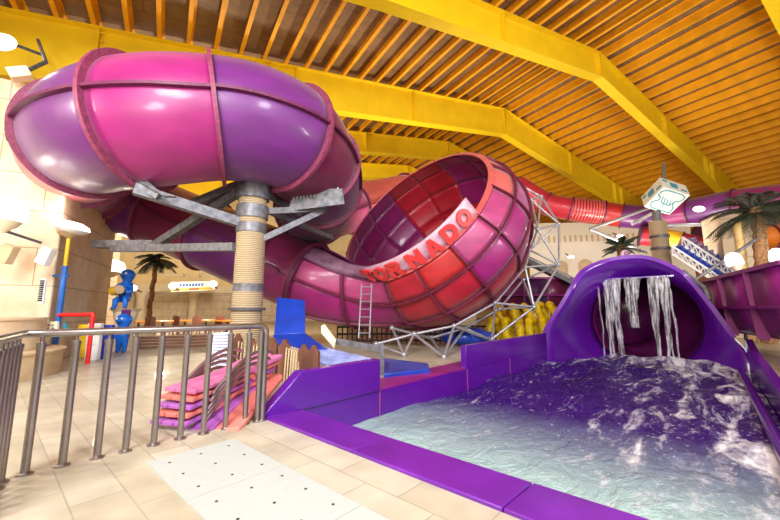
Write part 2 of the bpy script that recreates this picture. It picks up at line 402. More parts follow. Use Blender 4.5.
for k, lab in ((-2, 'yellow roof frame cutting across the top right corner'), (-1, 'yellow roof frame whose ridge bend is at the top, right of centre'),
               (0, 'big yellow roof frame spanning above both round slide bodies'), (1, 'thinner yellow roof frame just above the funnel rim'),
               (2, 'yellow roof frame mostly hidden behind the funnel, second beyond the big one'), (3, 'far yellow roof frame close to the back wall')):
    frame_beam(k, lab)
fl = MB(); fl.prism([HV(KP + a, B1, z) for a, z in ((-HALF, 0), (HALF, 0), (HALF, roofz(HALF) + .4), (0, RZ + .4), (-HALF, roofz(HALF) + .4))], HV(0, .3, 0))
fl.build('wall_back', M['backwall'], loc=HV(KP, B1, 0), rotz=HALL_A, label='cream plaster end wall of the hall beyond the slides', cat='wall', kind='structure')
wl = MB(); wl.prism([HV(KP - HALF, B0, 0), HV(KP - HALF, B1, 0), HV(KP - HALF, B1, roofz(HALF) + .3), HV(KP - HALF, B0, roofz(HALF) + .3)], HV(-.3, 0, 0))
wl.build('wall_left', M['sandstone_side'], loc=HV(KP - HALF, 0, 0), rotz=HALL_A, label='sandstone block wall along the left side of the hall', cat='wall', kind='structure')
wr = MB(); wr.prism([HV(KP + HALF, B0, 0), HV(KP + HALF, B1, 0), HV(KP + HALF, B1, roofz(HALF) + .3), HV(KP + HALF, B0, roofz(HALF) + .3)], HV(.3, 0, 0))
wr.build('wall_right', M['orange'], loc=HV(KP + HALF, 0, 0), rotz=HALL_A, label='warm orange side wall behind the right palm and orange tube', cat='wall', kind='structure')

# back wall relief: ledge, recessed panels, lower block wall, pilasters
ledgez = 3.0
t_ = MB(); t_.prism([HV(KP - HALF, B1 - .9, z) for z in (ledgez, ledgez + .7)] + [HV(KP, B1 - .9, z) for z in (ledgez + .7, ledgez)], HV(0, .9, 0))
t_.build('trim_1', M['cream'], loc=HV(KP - 12, B1 - .5, ledgez), rotz=HALL_A, label='long cream ledge along the back wall above the cafe', cat='ledge', kind='structure')
lw = MB(); lw.prism([HV(KP - HALF, B1 - .25, 0), HV(KP, B1 - .25, 0), HV(KP, B1 - .25, ledgez), HV(KP - HALF, B1 - .25, ledgez)], HV(0, .22, 0))
lw.build('wall_cafe', M['lower'], loc=HV(KP - 12, B1, 0), rotz=HALL_A, label='tan block wall under the long cream ledge', cat='wall', kind='structure')
n_ = 2
for i, p in enumerate((-23.5, -19.5, -15.5, -11.5, -7.5)):
    m = MB(); z0, z1, ww = 4.6, 8.4, 1.4
    for a, b_, c, d in ((-ww, z0, -ww + .22, z1), (ww - .22, z0, ww, z1), (-ww, z1 - .22, ww, z1), (-ww, z0, ww, z0 + .22)):
        m.prism([HV(KP + p + a, B1 - .2, b_), HV(KP + p + c, B1 - .2, b_), HV(KP + p + c, B1 - .2, d), HV(KP + p + a, B1 - .2, d)], HV(0, .2, 0))
    m.build('trim_%d' % n_, M['cream'], loc=HV(KP + p, B1, z0), rotz=HALL_A, label='raised cream panel moulding on the plain upper back wall', cat='moulding', group='panel mouldings on the back wall', kind='structure'); n_ += 1
for i, p in enumerate((-21.5, -17.3, -13.0, -8.8)):
    m = MB(); m.lathe([(.55, 0), (.55, .3), (.42, .45), (.38, 2.5), (.52, 2.9), (.52, 3.0)], HV(KP + p, B1 - 1.1, 0), 20)
    m.build('trim_%d' % n_, M['cream'], loc=HV(KP + p, B1 - 1.1, 0), label='round cream column holding up the ledge of the back wall', cat='column', group='columns under the back wall ledge', kind='structure'); n_ += 1

# two big sandstone pillars on the left
def pillar(px_r, Y, wd, top, label, n):
    c = A(px_r, 310, Y); rot = R(24)
    m = MB(); mm = Matrix.Rotation(rot, 4, 'Z'); ctr = Vector((c.x, c.y, 0)) + mm @ Vector((-wd / 2, wd / 2, 0))
    m.box(ctr + Vector((0, 0, top / 2)), (wd, wd, top), mm); m.box(ctr + Vector((0, 0, .35)), (wd + .2, wd + .2, .7), mm)
    return m.build('trim_%d' % n, M['sandstone'], loc=ctr, rotz=rot, label=label, cat='pillar', kind='structure', bevel=.04)
pillar(50, 9.0, 4.6, 7.2, 'large sandstone block pillar at the far left edge carrying the wall lamp', n_); n_ += 1
pillar(93, 17.0, 3.4, 9.0, 'second sandstone pillar behind the blue and yellow lamp pole', n_); n_ += 1
# pale stone facade block and pillar on the right
fa = MB(); fp0, fp1 = 26.0, 39.0
P0, P1 = A(532, 310, 32), A(700, 310, 27)
dr = (P1 - P0); dr.z = 0; L_ = dr.length; dr.normalize(); nr = Vector((-dr.y, dr.x, 0))
def FP(s, z, o=0): q = P0 + dr * s + nr * o; return Vector((q.x, q.y, z))
fa.prism([FP(0, 0), FP(L_, 0), FP(L_, 8.2), FP(0, 9.2)], nr * 1.5)
fac = fa.build('wall_facade', M['facade'], loc=FP(0, 0), rotz=math.atan2(dr.y, dr.x), label='pale cream facade with small lit windows behind the steel frame', cat='wall', kind='structure')
for i, (s0, s1) in enumerate(((2.0, 3.1), (3.9, 5.0), (5.8, 6.9))):
    m = MB(); z0, z1 = 3.2, 5.6
    arc = [FP(s0, z0, -.05), FP(s1, z0, -.05)] + [FP((s0 + s1) / 2 + (s1 - s0) / 2 * math.cos(a), z1 - .5 + .5 * math.sin(a), -.05) for a in [math.pi * q / 8 for q in range(9)]]
    m.prism(arc, nr * .02); m.build('window_%d' % (i + 1), M['tan'], loc=FP(s0, z0), label='small arched window in the pale cream facade', cat='window', group='arched windows in the cream facade', kind='structure')
dm = MB()
for i in range(26): dm.box(FP(.5 + i * .42, 7.6 - i * .02, -.06), (.14, .1, .55), Matrix.Rotation(math.atan2(dr.y, dr.x), 4, 'Z'))
dm.build('trim_%d' % n_, M['tan'], loc=FP(5, 7.3), label='toothed frieze along the top of the cream facade', cat='frieze', kind='structure'); n_ += 1
pc = A(743, 310, 17.5)
m = MB(); m.box((pc.x, pc.y, 3.0), (1.7, 1.7, 6.0), Matrix.Rotation(R(-18), 4, 'Z')); m.build('trim_%d' % n_, M['sandstone'], loc=(pc.x, pc.y, 0), rotz=R(-18), label='pinkish sandstone pillar left of the tall right palm', cat='pillar', kind='structure'); n_ += 1

# ------------------------------------------------------------------ splash pool
pool = empty('splash_pool', 'violet fibreglass splash pool with an arched hood over the slide exit', 'pool', PV(-1.5, 8, -1.25), POOL_A)
WZ = -.40
b = MB(); b.prism([PV(PL, PF, -1.3), PV(PR0, PF, -1.3), PV(PR0, PB, -1.3), PV(PL, PB, -1.3)], (0, 0, .08))
b.build('basin_floor', M['violet'], pool)
b = MB(); b.prism([PV(PL, PF + .06, -1.25), PV(PR0, PF + .06, -1.25), PV(PR0, PF + .06, -.06), PV(PL, PF + .06, -.06)], MP @ Vector((0, .1, 0))); b.build('end_wall', M['violet'], pool)
# coping panels along the front edge
for v0, v1 in ((-3.93, -2.375), (-2.365, -.925), (-.915, .515), (.525, 1.0)):
    c_ = MB(); c_.prism([PV(v0, PF, .03), PV(v1, PF, .03), PV(v1, PF + .545, .0), PV(v0, PF + .545, .0)], (0, 0, -.14)); c_.build('coping_panel', M['violet_light'], pool, bevel=.012)
# left wall: long face, deck strip, wing and raised wall
b = MB(); b.prism([PV(-3.93, PF + .3, -1.25), PV(-3.93, 12.6, -1.25), PV(-3.93, 12.6, .0), PV(-3.93, PF + .3, .0)], MP @ Vector((-.13, 0, 0))); b.build('side_wall', M['violet'], pool)
b = MB(); b.prism([PV(-3.93, 4.2, .0), PV(-3.93, 12.3, .0), PV(-4.55, 12.3, .0), PV(-4.55, 4.2, .0)], (0, 0, .025)); b.build('deck_strip', M['trough'], pool)
b = MB(); b.prism([PV(-3.90, 2.10, .0), PV(-3.90, 4.19, .0), PV(-3.90, 4.19, .50), PV(-3.90, 2.66, .49)], MP @ Vector((-.17, 0, 0))); b.build('wing_wall', M['violet'], pool, bevel=.012)
b = MB(); b.prism([PV(-3.92, 7.0, .0), PV(-3.92, 12.32, .0), PV(-3.92, 12.32, .54), PV(-3.92, 7.0, .51)], MP @ Vector((-.14, 0, 0))); b.build('raised_wall', M['violet'], pool, bevel=.012)
for u in (4.19, 7.02, 9.3):
    b = MB(); b.prism([PV(-3.925, u, -.6), PV(-3.925, u + .018, -.6), PV(-3.925, u + .018, 0.0), PV(-3.925, u, 0.0)], MP @ Vector((.012, 0, 0))); b.build('joint_line', M['lilac'], pool)
# right wall and rail
b = MB(); b.prism([PV(.88, PF + .3, -1.25), PV(.88, 13.9, -1.25), PV(.88, 13.9, .50), PV(.88, 12.6, .30), PV(.88, 8.4, .07), PV(.88, PF + .3, .02)], MP @ Vector((.16, 0, 0))); b.build('side_wall', M['violet'], pool, bevel=.012)
b = MB(); b.tube([PV(.70, u, -.33) for u in (2.75, 5, 8, 11, 13.7)], .075, 14); b.build('rail_pipe', M['violet'], pool)
# hood
RC = (-1.55, 15.3, .9); RR = 1.6
OUT = [(-3.95, 12.3, -1.3, 238), (-3.95, 12.3, -.05, 212), (-3.95, 12.35, .53, 196), (-3.75, 12.55, .98, 184), (-3.42, 12.75, 1.55, 170), (-3.14, 12.95, 2.12, 155), (-2.9, 13.4, 2.62, 138), (-2.3, 14.0, 2.98, 113), (-1.5, 14.4, 3.08, 90), (-.95, 14.6, 2.93, 70), (-.40, 14.8, 2.55, 47), (-.12, 14.8, 2.13, 29), (.3, 14.6, 1.3, 5), (.65, 14.3, .51, -15), (.88, 13.8, .05, -32), (.90, 13.5, -1.3, -58)]
outp = spline([Vector(o[:3]) for o in OUT], 4); ang = spline([Vector((o[3], 0, 0)) for o in OUT], 4)
rows = []
for i, o in enumerate(outp):
    a = R(ang[i].x); rp = Vector((RC[0] + RR * math.cos(a), RC[1], RC[2] + RR * math.sin(a))); row = []
    for k in range(9):
        t = k / 8; q = o.lerp(rp, t); bl = math.sin(math.pi * t) * .10
        q = q + Vector((0, -bl, 0)); row.append(PV(*q))
    rows.append(row)
b = MB(); b.grid(rows); b.build('hood', M['violet'], pool, solid=.05, sharp=60)
b = MB(); rim_rows = []
for i, o in enumerate(outp):
    if o.z < .5: continue
    d = Vector((o.x + 1.5, 0, o.z - .2)).normalized(); rim_rows.append([PV(*(o + d * e + Vector((0, g, 0)))) for e, g in ((-.03, -.04), (.09, -.04), (.09, .9), (-.03, .9))])
b.grid(rim_rows, closed=True); b.build('hood_rim', M['violet_light'], pool, sharp=30)
b = MB(); rows = []
for k in range(9):
    u = RC[1] + .0 + k * .45; off = max(0, (k - 3)) ** 2 * .05
    rows.append([PV(RC[0] - off, u, RC[2] + off * .4) + MP @ Vector((RR * math.cos(a), 0, RR * math.sin(a))) for a in [2 * math.pi * j / 48 for j in range(48)]])
b.grid(rows, closed=True); b.add(rows[-1], [tuple(range(48))]); b.build('exit_tube', M['tube_inside'], pool, solid=.05)
b = MB(); b.prism([PV(-2.75, 14.75, 2.40), PV(-.55, 14.85, 2.40), PV(-.55, 15.35, 2.46), PV(-2.75, 15.35, 2.46)], (0, 0, .05)); b.build('spill_lip', M['violet'], pool)
for pts in (((-3.93, 11.9, .08), (-3.7, 12.9, .7), (-3.2, 14.6, 1.2)), ((.12, 14.9, 1.15), (.5, 14.2, .25), (.80, 13.4, .03))):
    pass

for v0, u0 in ((-3.93, 12.5), (.88, 13.8)):
    b = MB(); b.prism([PV(v0, u0, -1.25), PV(v0, 15.4, -1.25), PV(v0, 15.4, -.44), PV(v0, u0, -.44)], MP @ Vector((-.1 if v0 < 0 else .1, 0, 0))); b.build('side_wall', M['violet'], pool)
bw = [PV(PL, 15.36, -1.3), PV(PR0, 15.36, -1.3), PV(PR0, 15.36, -.32)] + [PV(RC[0] + 1.62 * math.cos(R(a)), 15.36, RC[2] + 1.62 * math.sin(R(a))) for a in range(-49, -132, -6)] + [PV(PL, 15.36, -.32)]
b = MB(); b.prism(bw, PV(0, .1, 0) - PV(0, 0, 0)); b.build('end_wall', M['violet'], pool)
# water surface
NU, NV = 150, 70; rows = []
for i in range(NU + 1):
    u = 2.72 + (15.9 - 2.72) * i / NU; row = []
    for j in range(NV + 1):
        v = -3.92 + 4.78 * j / NV; ch = .03 + .05 * max(0, min(1, (u - 4) / 9))
        h = noise.fractal(Vector((v * .9, u * .7, 3.1)), 1.0, 2.0, 4) * ch * 1.6 + noise.noise(Vector((v * .35 + 5, u * .4, 1))) * .05
        h += .20 * math.exp(-((v + 1.3) / 1.5) ** 2 - ((u - 14.4) / .9) ** 2)
        row.append((v, u, h))
    rows.append(row)
wm = MB(); wm.grid(rows); wm.build('pool_water', M['water'], loc=PV(0, 0, WZ), rotz=POOL_A, local=True, label='churning purple water with white foam streaks filling the splash pool', cat='water', kind='stuff', sharp=180)

# falling water strands
wf = empty('waterfall', 'thin curtains of water falling over the mouth of the violet hood', 'waterfall', PV(-1.6, 14.7, WZ), POOL_A, kind='stuff')
def strand(v0, w0, w1, zb, seed, name='water_curtain'):
    rows = []; rd = random.Random(seed); ph = rd.random() * 9
    for i in range(29):
        t = i / 28; z = 2.43 + (zb - 2.43) * t; wdt = w0 + (w1 - w0) * min(1, t * 1.3); mid = v0 + .035 * math.sin(t * 5 + ph) + .01 * math.sin(t * 17 + ph)
        u = 14.78 - .10 * t - .18 * math.sqrt(t)
        rows.append([PV(mid + wdt * e + .02 * noise.noise(Vector((z * 3, e * 5, seed))), u + .05 * noise.noise(Vector((z * 2, e * 4, seed + 7))), z) for e in (-.5, -.3, -.1, .1, .3, .5)])
    m = MB(); m.grid(rows); m.build(name, M['fall'], wf, solid=.03, sharp=180)
for a in ((-2.42, .46, .16, WZ, 1), (-2.20, .30, .10, WZ, 2), (-1.72, .5, .25, .7, 3), (-1.12, .36, .10, WZ, 4), (-.86, .30, .08, WZ, 5)): strand(*a)
for a in ((-2.72, .05, .03, WZ, 11), (-.66, .06, .04, WZ, 12), (-.78, .05, .03, WZ, 13), (-1.06, .05, .05, WZ, 14), (-2.12, .05, .04, WZ, 15)): strand(*a, name='water_strand')

# white grating in front of the pool
gr = empty('floor_grating', 'white perforated grating set in the tiles in front of the pool', 'grating', PV(-2, 1.2, 0), POOL_A)
for k in range(4):
    v0 = -3.50 + k * .93
    b = MB(); b.prism([PV(v0, .85, .002), PV(v0 + .925, .85, .002), PV(v0 + .925, 1.60, .002), PV(v0, 1.60, .002)], (0, 0, .014)); pn = b.build('panel', M['mat'], gr)
    b = MB()
    for a in range(3):
        for c in range(3): b.lathe([(.011, .016), (.011, .0185)], PV(v0 + .16 + a * .31, .98 + c * .25, 0), 10)
    b.build('bolt_holes', M['black'], pn)

# ------------------------------------------------------------------ round tube slide
TR = 1.25
def path(c): return [A(*q) for q in c]
CT = [(462, 186, 24.0), (418, 193, 22.0), (372, 203, 19.8), (337, 211, 17.2), (316, 214, 14.8), (313, 208, 12.6), (318, 190, 10.9), (311, 164, 9.4), (292, 140, 8.3), (257, 126, 7.6), (217, 121, 7.25), (172, 122, 6.95), (132, 127, 6.95), (102, 134, 7.5), (83, 147, 8.6), (78, 164, 10.2), (92, 182, 11.7), (122, 198, 12.8), (168, 218, 13.3), (235, 247, 13.0), (288, 270, 12.8), (308, 279, 12.6)]
ctr = spline(path(CT), 8)
slide = empty('tube_slide', 'huge round tube slide in purple and magenta sections curling overhead at left', 'water slide', A(215, 366, 8) * 1.0)
slide.location.z = 0; FRAME[slide.name] = Matrix.Translation(slide.location)
frm = frames(ctr)
def ringpts(i, r, n=56): t, s, u = frm[i]; return [ctr[i] + (s * math.cos(2 * math.pi * k / n) + u * math.sin(2 * math.pi * k / n)) * r for k in range(n)]
# section borders (indices into ctr) with the colour of the section that follows
SEC = [(0, 'pink'), (10, 'salmon'), (21, 'pink'), (32, 'pink'), (40, 'deep_purple'), (49, 'deep_purple'), (56, 'maroon'), (65, 'purple'), (80, 'magenta'), (94, 'purple'), (108, 'red'), (118, 'plum'), (128, 'plum'), (135, 'purple'), (142, 'maroon'), (149, 'purple'), (157, 'plum'), (len(ctr) - 1, None)]
for (i0, c), (i1, _) in zip(SEC[:-1], SEC[1:]):
    m = MB(); m.grid([ringpts(i, TR) for i in range(i0, i1 + 1)], closed=True); sec = m.build('tube_section', M[c], slide, solid=.05, sharp=60)
    for sg in (-1, 1):
        m = MB(); rows = []
        for i in range(i0, i1 + 1):
            t, s, u = frm[i]; o = s * sg
            rows.append([ctr[i] + o * (TR + e) + u * h for e, h in ((-.02, -.03), (.12, -.03), (.12, .03), (-.02, .03))])
        m.grid(rows, closed=True); m.build('seam_fin', M['flange_dark'], sec, sharp=30)
    m = MB(); t = frm[i1][0]
    prof = ((TR - .03, -.04), (TR + .15, -.04), (TR + .15, .04), (TR - .03, .04))
    cols = []
    for r, d in prof: cols.append([p + t * d for p in ringpts(i1, r)])
    n = 56; vs = [p for c_ in cols for p in c_]; fs = []
    for a in range(4):
        b_ = (a + 1) % 4
        for k in range(n): fs.append((a * n + k, a * n + (k + 1) % n, b_ * n + (k + 1) % n, b_ * n + k))
    m.add(vs, fs); m.build('flange', M['flange'], sec, sharp=30)

# ------------------------------------------------------------------ funnel
FC = Vector((.810, 12.5, 4.767)); FN = Vector((-.597, -.579, .555)).normalized(); FA = Vector((-.6964, .7176, 0)); FB = FN.cross(FA).normalized()
if FB.z > 0: FB = -FB
PROF = [(-.62, 2.99), (0, 3.06), (.72, 3.47), (1.65, 3.58), (2.6, 3.15), (3.4, 2.2), (4.1, 1.25)]     # (depth behind rim, radius) at w = -1 .. 5
def prof(w):
    w = max(-1, min(5, w)); i = min(int(math.floor(w + 1)), 5); t = w + 1 - i
    if w <= 0: t = w + 1; a, b_ = PROF[0], PROF[1]; return a[0] + (b_[0] - a[0]) * t, a[1] + (b_[1] - a[1]) * t
    g = lambda k: Vector(PROF[max(1, min(6, k))])
    p0, p1, p2, p3 = g(i - 1), g(i), g(i + 1), g(i + 2)
    if i == 1: p0 = p1 * 2 - p2
    q = .5 * (2 * p1 + (p2 - p0) * t + (2 * p0 - 5 * p1 + 4 * p2 - p3) * t * t + (3 * p1 - p0 - 3 * p2 + p3) * t ** 3)
    return q.x, q.y
def bowl(th, w):
    d, r = prof(w); a = R(th); return FC - FN * d + (FA * math.cos(a) + FB * math.sin(a)) * r
def bowl_out(th, w): return (bowl(th, w) - (FC - FN * 1.6)).normalized()
TH0 = 96.0
FT, FS, FU = frm[-1]; FL = ctr[-1]
AL = [(-1, 24), (0, 58), (1, 90), (2, 150), (3, 215), (4, 285), (5, 360)]
def alpha(w):
    for (w0, a0), (w1, a1) in zip(AL[:-1], AL[1:]):
        if w <= w1: return R(a0 + (a1 - a0) * (w - w0) / (w1 - w0))
    return R(AL[-1][1])
def fl_pt(w): a = alpha(w); return FL + (FU * math.cos(a) + FS * math.sin(a)) * TR
def morph(s, w):
    p0, p1 = fl_pt(w), bowl(TH0, w); L_ = (p1 - p0).length
    t1 = (bowl(TH0 + 1, w) - bowl(TH0 - 1, w)).normalized() * L_; t0 = FT * L_
    s2, s3 = s * s, s ** 3
    return p0 * (2 * s3 - 3 * s2 + 1) + t0 * (s3 - 2 * s2 + s) + p1 * (-2 * s3 + 3 * s2) + t1 * (s3 - s2)
def morph_out(s, w): a = alpha(w); return ((FU * math.cos(a) + FS * math.sin(a)) * (1 - s) + bowl_out(TH0, w) * s).normalized()
fun = empty('funnel_slide', 'giant red and magenta tilted funnel slide with raised red letters along its rim', 'water slide', (FC.x + 1.2, FC.y + 1, 0))
def rib(pts, outs, wd, ht, mat, parent, name='rib'):
    rows = []; n = len(pts)
    for i, p in enumerate(pts):
        t = (pts[min(i + 1, n - 1)] - pts[max(i - 1, 0)]).normalized(); o = outs[i]; l = t.cross(o).normalized()
        rows.append([p + o * e + l * h for e, h in ((.022, -wd / 2), (ht, -wd / 2), (ht, wd / 2), (.022, wd / 2))])
    m = MB(); m.grid(rows, closed=True); m.add(rows[0], [(3, 2, 1, 0)]); m.add(rows[-1], [(0, 1, 2, 3)]); return m.build(name, mat, parent, sharp=30)
fr_ = lambda n: [k / n for k in range(n + 1)]
for s0, s1, c1, c2, c3 in ((0, .5, 'pink', 'magenta', 'plum'), (.5, 1, 'pink', 'magenta', 'maroon')):
    for w0, w1, c in ((0, 1, c1), (1, 2, c2), (2, 5, c3)):
        m = MB(); m.grid([[morph(s0 + (s1 - s0) * s, w0 + (w1 - w0) * q) for q in fr_(8)] for s in fr_(10)]); m.build('trough_panel', M[c], fun, solid=.05, sharp=60)
COLS = {0: 'red red crimson crimson red', 1: 'scarlet red crimson maroon red', 2: 'pink magenta crimson red maroon', 3: 'pink magenta plum red red', 4: 'salmon lilac plum maroon red',
        5: 'salmon lilac magenta maroon red', 6: 'magenta magenta magenta magenta red', 7: 'magenta magenta magenta red red', 8: 'crimson crimson crimson crimson red', 9: 'red red red crimson crimson',
        10: 'plum plum plum plum crimson', 11: 'plum plum plum plum plum', 12: 'plum plum plum plum plum', 13: 'red red red red red'}
DTH = 22.5
for k in range(14):
    a0 = TH0 + k * DTH; a1 = a0 + DTH if k < 13 else a0 + 14
    for w0, c in enumerate(COLS[k].split()):
        m = MB(); m.grid([[bowl(a0 + (a1 - a0) * s, w0 + q) for q in fr_(5)] for s in fr_(8)]); m.build('funnel_panel', M[c], fun, solid=.015, sharp=60)
    P_ = [4.2 * q for q in fr_(26)]; rib([bowl(a0, q) for q in P_], [bowl_out(a0, q) for q in P_], .03, .12, M['rib'], fun)
for w0, ht in ((1, .13), (2, .11), (3, .11)):
    th = [TH0 + 312 * q for q in fr_(90)]
    P_ = [morph(s, w0) for s in fr_(16)][:-1] + [bowl(a, w0) for a in th]; O_ = [morph_out(s, w0) for s in fr_(16)][:-1] + [bowl_out(a, w0) for a in th]
    rib(P_, O_, .03, ht, M['rib'], fun)
for s in (.04, .5):
    P_ = [-.0 + 4 * q for q in fr_(26)]; rib([morph(s, q) for q in P_], [morph_out(s, q) for q in P_], .07 if s > .1 else .16, .13 if s > .1 else .17, M['rib'] if s > .1 else M['flange_dark'], fun)
th = [TH0 + 312 * q for q in fr_(100)]
rib([bowl(a, 0) for a in th], [(bowl_out(a, 0) * .5 + FN).normalized() for a in th], .18, .05, M['salmon'], fun, 'rim_lip')
rib([morph(s, 0) for s in fr_(16)], [morph_out(s, 0) for s in fr_(16)], .05, .08, M['flange_dark'], fun, 'rim_lip')
bd = MB(); bd.grid([[morph(s, w) for w in (-1, -.66, -.33, 0)] for s in fr_(16)]); bd.build('trough_edge', M['edge'], fun, solid=.05, sharp=60)
bd = MB(); bd.grid([[bowl(TH0 + 77 * q - 8, w) for w in (-1, -.66, -.33, 0)] for q in fr_(40)]); board = bd.build('nameboard', M['nameboard'], fun, solid=.06, sharp=60)
GLY = {
 'T': ([[(.0, 1), (.0, .66), (.16, .74), (.33, .76), (.33, .14), (.22, .12), (.22, 0), (.72, 0), (.72, .12), (.61, .14), (.61, .76), (.78, .74), (.94, .66), (.94, 1)]]),
 'O': ([[(.47 + .47 * math.cos(a), .5 + .5 * math.sin(a)) for a in [2 * math.pi * k / 20 for k in range(20)]], [(.47 + .21 * math.cos(a), .5 + .25 * math.sin(a)) for a in [2 * math.pi * k / 16 for k in range(16)]]]),
 'R': ([[(0, 0), (0, 1), (.55, 1), (.78, .92), (.86, .72), (.80, .55), (.64, .46), (.94, .0), (.60, 0), (.36, .40), (.28, .40), (.28, 0)], [(.28, .60), (.48, .60), (.57, .70), (.50, .80), (.28, .80)]]),
 'N': ([[(0, 0), (0, 1), (.28, 1), (.66, .45), (.66, 1), (.94, 1), (.94, 0), (.66, 0), (.28, .55), (.28, 0)]]),
 'A': ([[(0, 0), (.33, 1), (.62, 1), (.95, 0), (.66, 0), (.60, .2), (.35, .2), (.29, 0)], [(.41, .38), (.54, .38), (.475, .66)]]),
 'D': ([[(0, 0), (0, 1), (.48, 1), (.74, .92), (.90, .72), (.94, .5), (.90, .28), (.74, .08), (.48, 0)], [(.28, .22), (.46, .22), (.62, .34), (.66, .5), (.62, .66), (.46, .78), (.28, .78)]])}
def glyph_mesh(ch, ex):
    cu = bpy.data.curves.new('g', 'CURVE'); cu.dimensions = '2D'; cu.fill_mode = 'BOTH'; cu.extrude = ex
    for poly in GLY[ch]:
        sp = cu.splines.new('POLY'); sp.points.add(len(poly) - 1); sp.use_cyclic_u = True
        for q, (x, y) in zip(sp.points, poly): q.co = (x, y, 0, 1)
    o = bpy.data.objects.new('g', cu); COL.objects.link(o); dg = bpy.context.evaluated_depsgraph_get(); dg.update()
    me = bpy.data.meshes.new_from_object(o.evaluated_get(dg)); bpy.data.objects.remove(o); bpy.data.curves.remove(cu); return me
for ch, th_, h in zip('TORNADO', (88.5, 98.5, 109, 122, 133.5, 145, 156), (.52, .54, .54, .52, .52, .52, .54)):
    p = bowl(th_, -.48); o = bowl_out(th_, -.4); x = (bowl(th_ + .5, -.48) - bowl(th_ - .5, -.48)).normalized(); y = (bowl(th_, -.9) - bowl(th_, -.1)).normalized()
    z = x.cross(y).normalized()
    if z.dot(o) < 0: z = -z
    y = z.cross(x).normalized()
    me = glyph_mesh(ch, .035 / h); me.materials.append(M['letter'])
    lo = bpy.data.objects.new('letter', me); COL.objects.link(lo); lo.parent = board
    mat = Matrix((x, y, z)).transposed().to_4x4(); wd = .52
    base = p + z * .075 - x * wd * .47 - y * h * .5
    mm = FRAME[fun.name].inverted() @ (Matrix.Translation(base) @ mat @ Matrix.Diagonal((wd, h, h, 1)))
    lo.matrix_local = mm
# ladder against the funnel
lad = empty('ladder', 'thin white steel ladder leaning on the lower side of the funnel', 'ladder', A(366, 350, 10.6))
lt0, lt1 = A(361.5, 284, 10.95), A(371.5, 284, 10.85); lb0, lb1 = A(358.5, 338, 10.35), A(369.5, 338, 10.25)
for p, q in ((lt0, lb0), (lt1, lb1)): MB().tube([p, q], .022, 8).build('rail', M['truss'], lad)
for k in range(7):
    t = (k + .4) / 7; MB().tube([lt0.lerp(lb0, t), lt1.lerp(lb1, t)], .016, 8).build('rung', M['truss'], lad)

# ------------------------------------------------------------------ rope-wrapped column with steel arms
cx = A(247, 310, 8.15); cxy = Vector((cx.x, cx.y, 0))
colm = empty('support_column', 'thick rope wrapped column with grey steel arms under the big tube', 'column', cxy)
ZT = 4.75
MB().lathe([(.34, 0), (.33, 1.5), (.31, ZT)], cxy, 32).build('shaft', M['rope'], colm)
def zat(py): return A(247, py, 8.15).z
for py, h, r, mt in ((288, .17, .335, 'galv'), (309, .06, .40, 'galv_dark'), (229, .22, .34, 'galv'), (213, .30, .36, 'galv'), (193, .35, .37, 'galv_dark'), (183, .25, .33, 'galv_dark')):
    MB().lathe([(r, zat(py) - h / 2), (r, zat(py) + h / 2)], cxy, 32).build('collar', M[mt], colm)
ARMS = [((238, 222, 7.95), (134, 189, 6.75), .20, 'galv'), ((235, 247, 7.95), (113, 248.5, 9.4), .17, 'galv'), ((245, 188, 8.05), (154, 246, 9.2), .17, 'galv_dark'), ((246, 182, 8.2), (188, 206, 8.3), .17, 'galv_dark'),
        ((160, 196, 6.9), (110, 168, 6.75), .17, 'galv'), ((256, 212, 8.2), (326, 209, 8.9), .14, 'galv_dark'), ((258, 241, 8.1), (322, 211, 8.9), .13, 'galv'), ((252, 185, 8.3), (300, 215, 9.6), .12, 'galv_dark'), ((256, 206, 8.4), (332, 238, 11.0), .12, 'galv_dark')]
for p, q, wd, mt in ARMS: MB().bar(A(*p), A(*q), wd, wd * 1.05).build('arm', M[mt], colm)
def plate(pts, th, mat, parent, name): m = MB(); P_ = [A(*p) for p in pts]; n = (P_[1] - P_[0]).cross(P_[2] - P_[0]).normalized(); m.prism(P_, n * th); return m.build(name, mat, parent)
plate(((90, 240, 9.6), (152, 240, 9.5), (152, 247, 9.5), (90, 247, 9.6)), .3, M['galv'], colm, 'saddle_plate')
plate(((108, 164, 6.72), (113, 150, 6.78), (158, 190, 6.78), (176, 196, 6.72), (164, 196, 6.72)), .08, M['galv'], colm, 'saddle_plate')
plate(((290, 212, 8.6), (345, 205, 8.6), (343, 190, 8.6), (330, 190, 8.6), (310, 199, 8.6), (292, 201, 8.6)), .1, M['galv_dark'], colm, 'saddle_plate')
tb = MB()
for k in range(14):
    t = k / 13; q = A(294 + 44 * t, 200 - 9 * t * t - 1, 8.56); tb.box(q, (.045, .05, .13))
tb.build('bolt_row', M['galv'], colm)

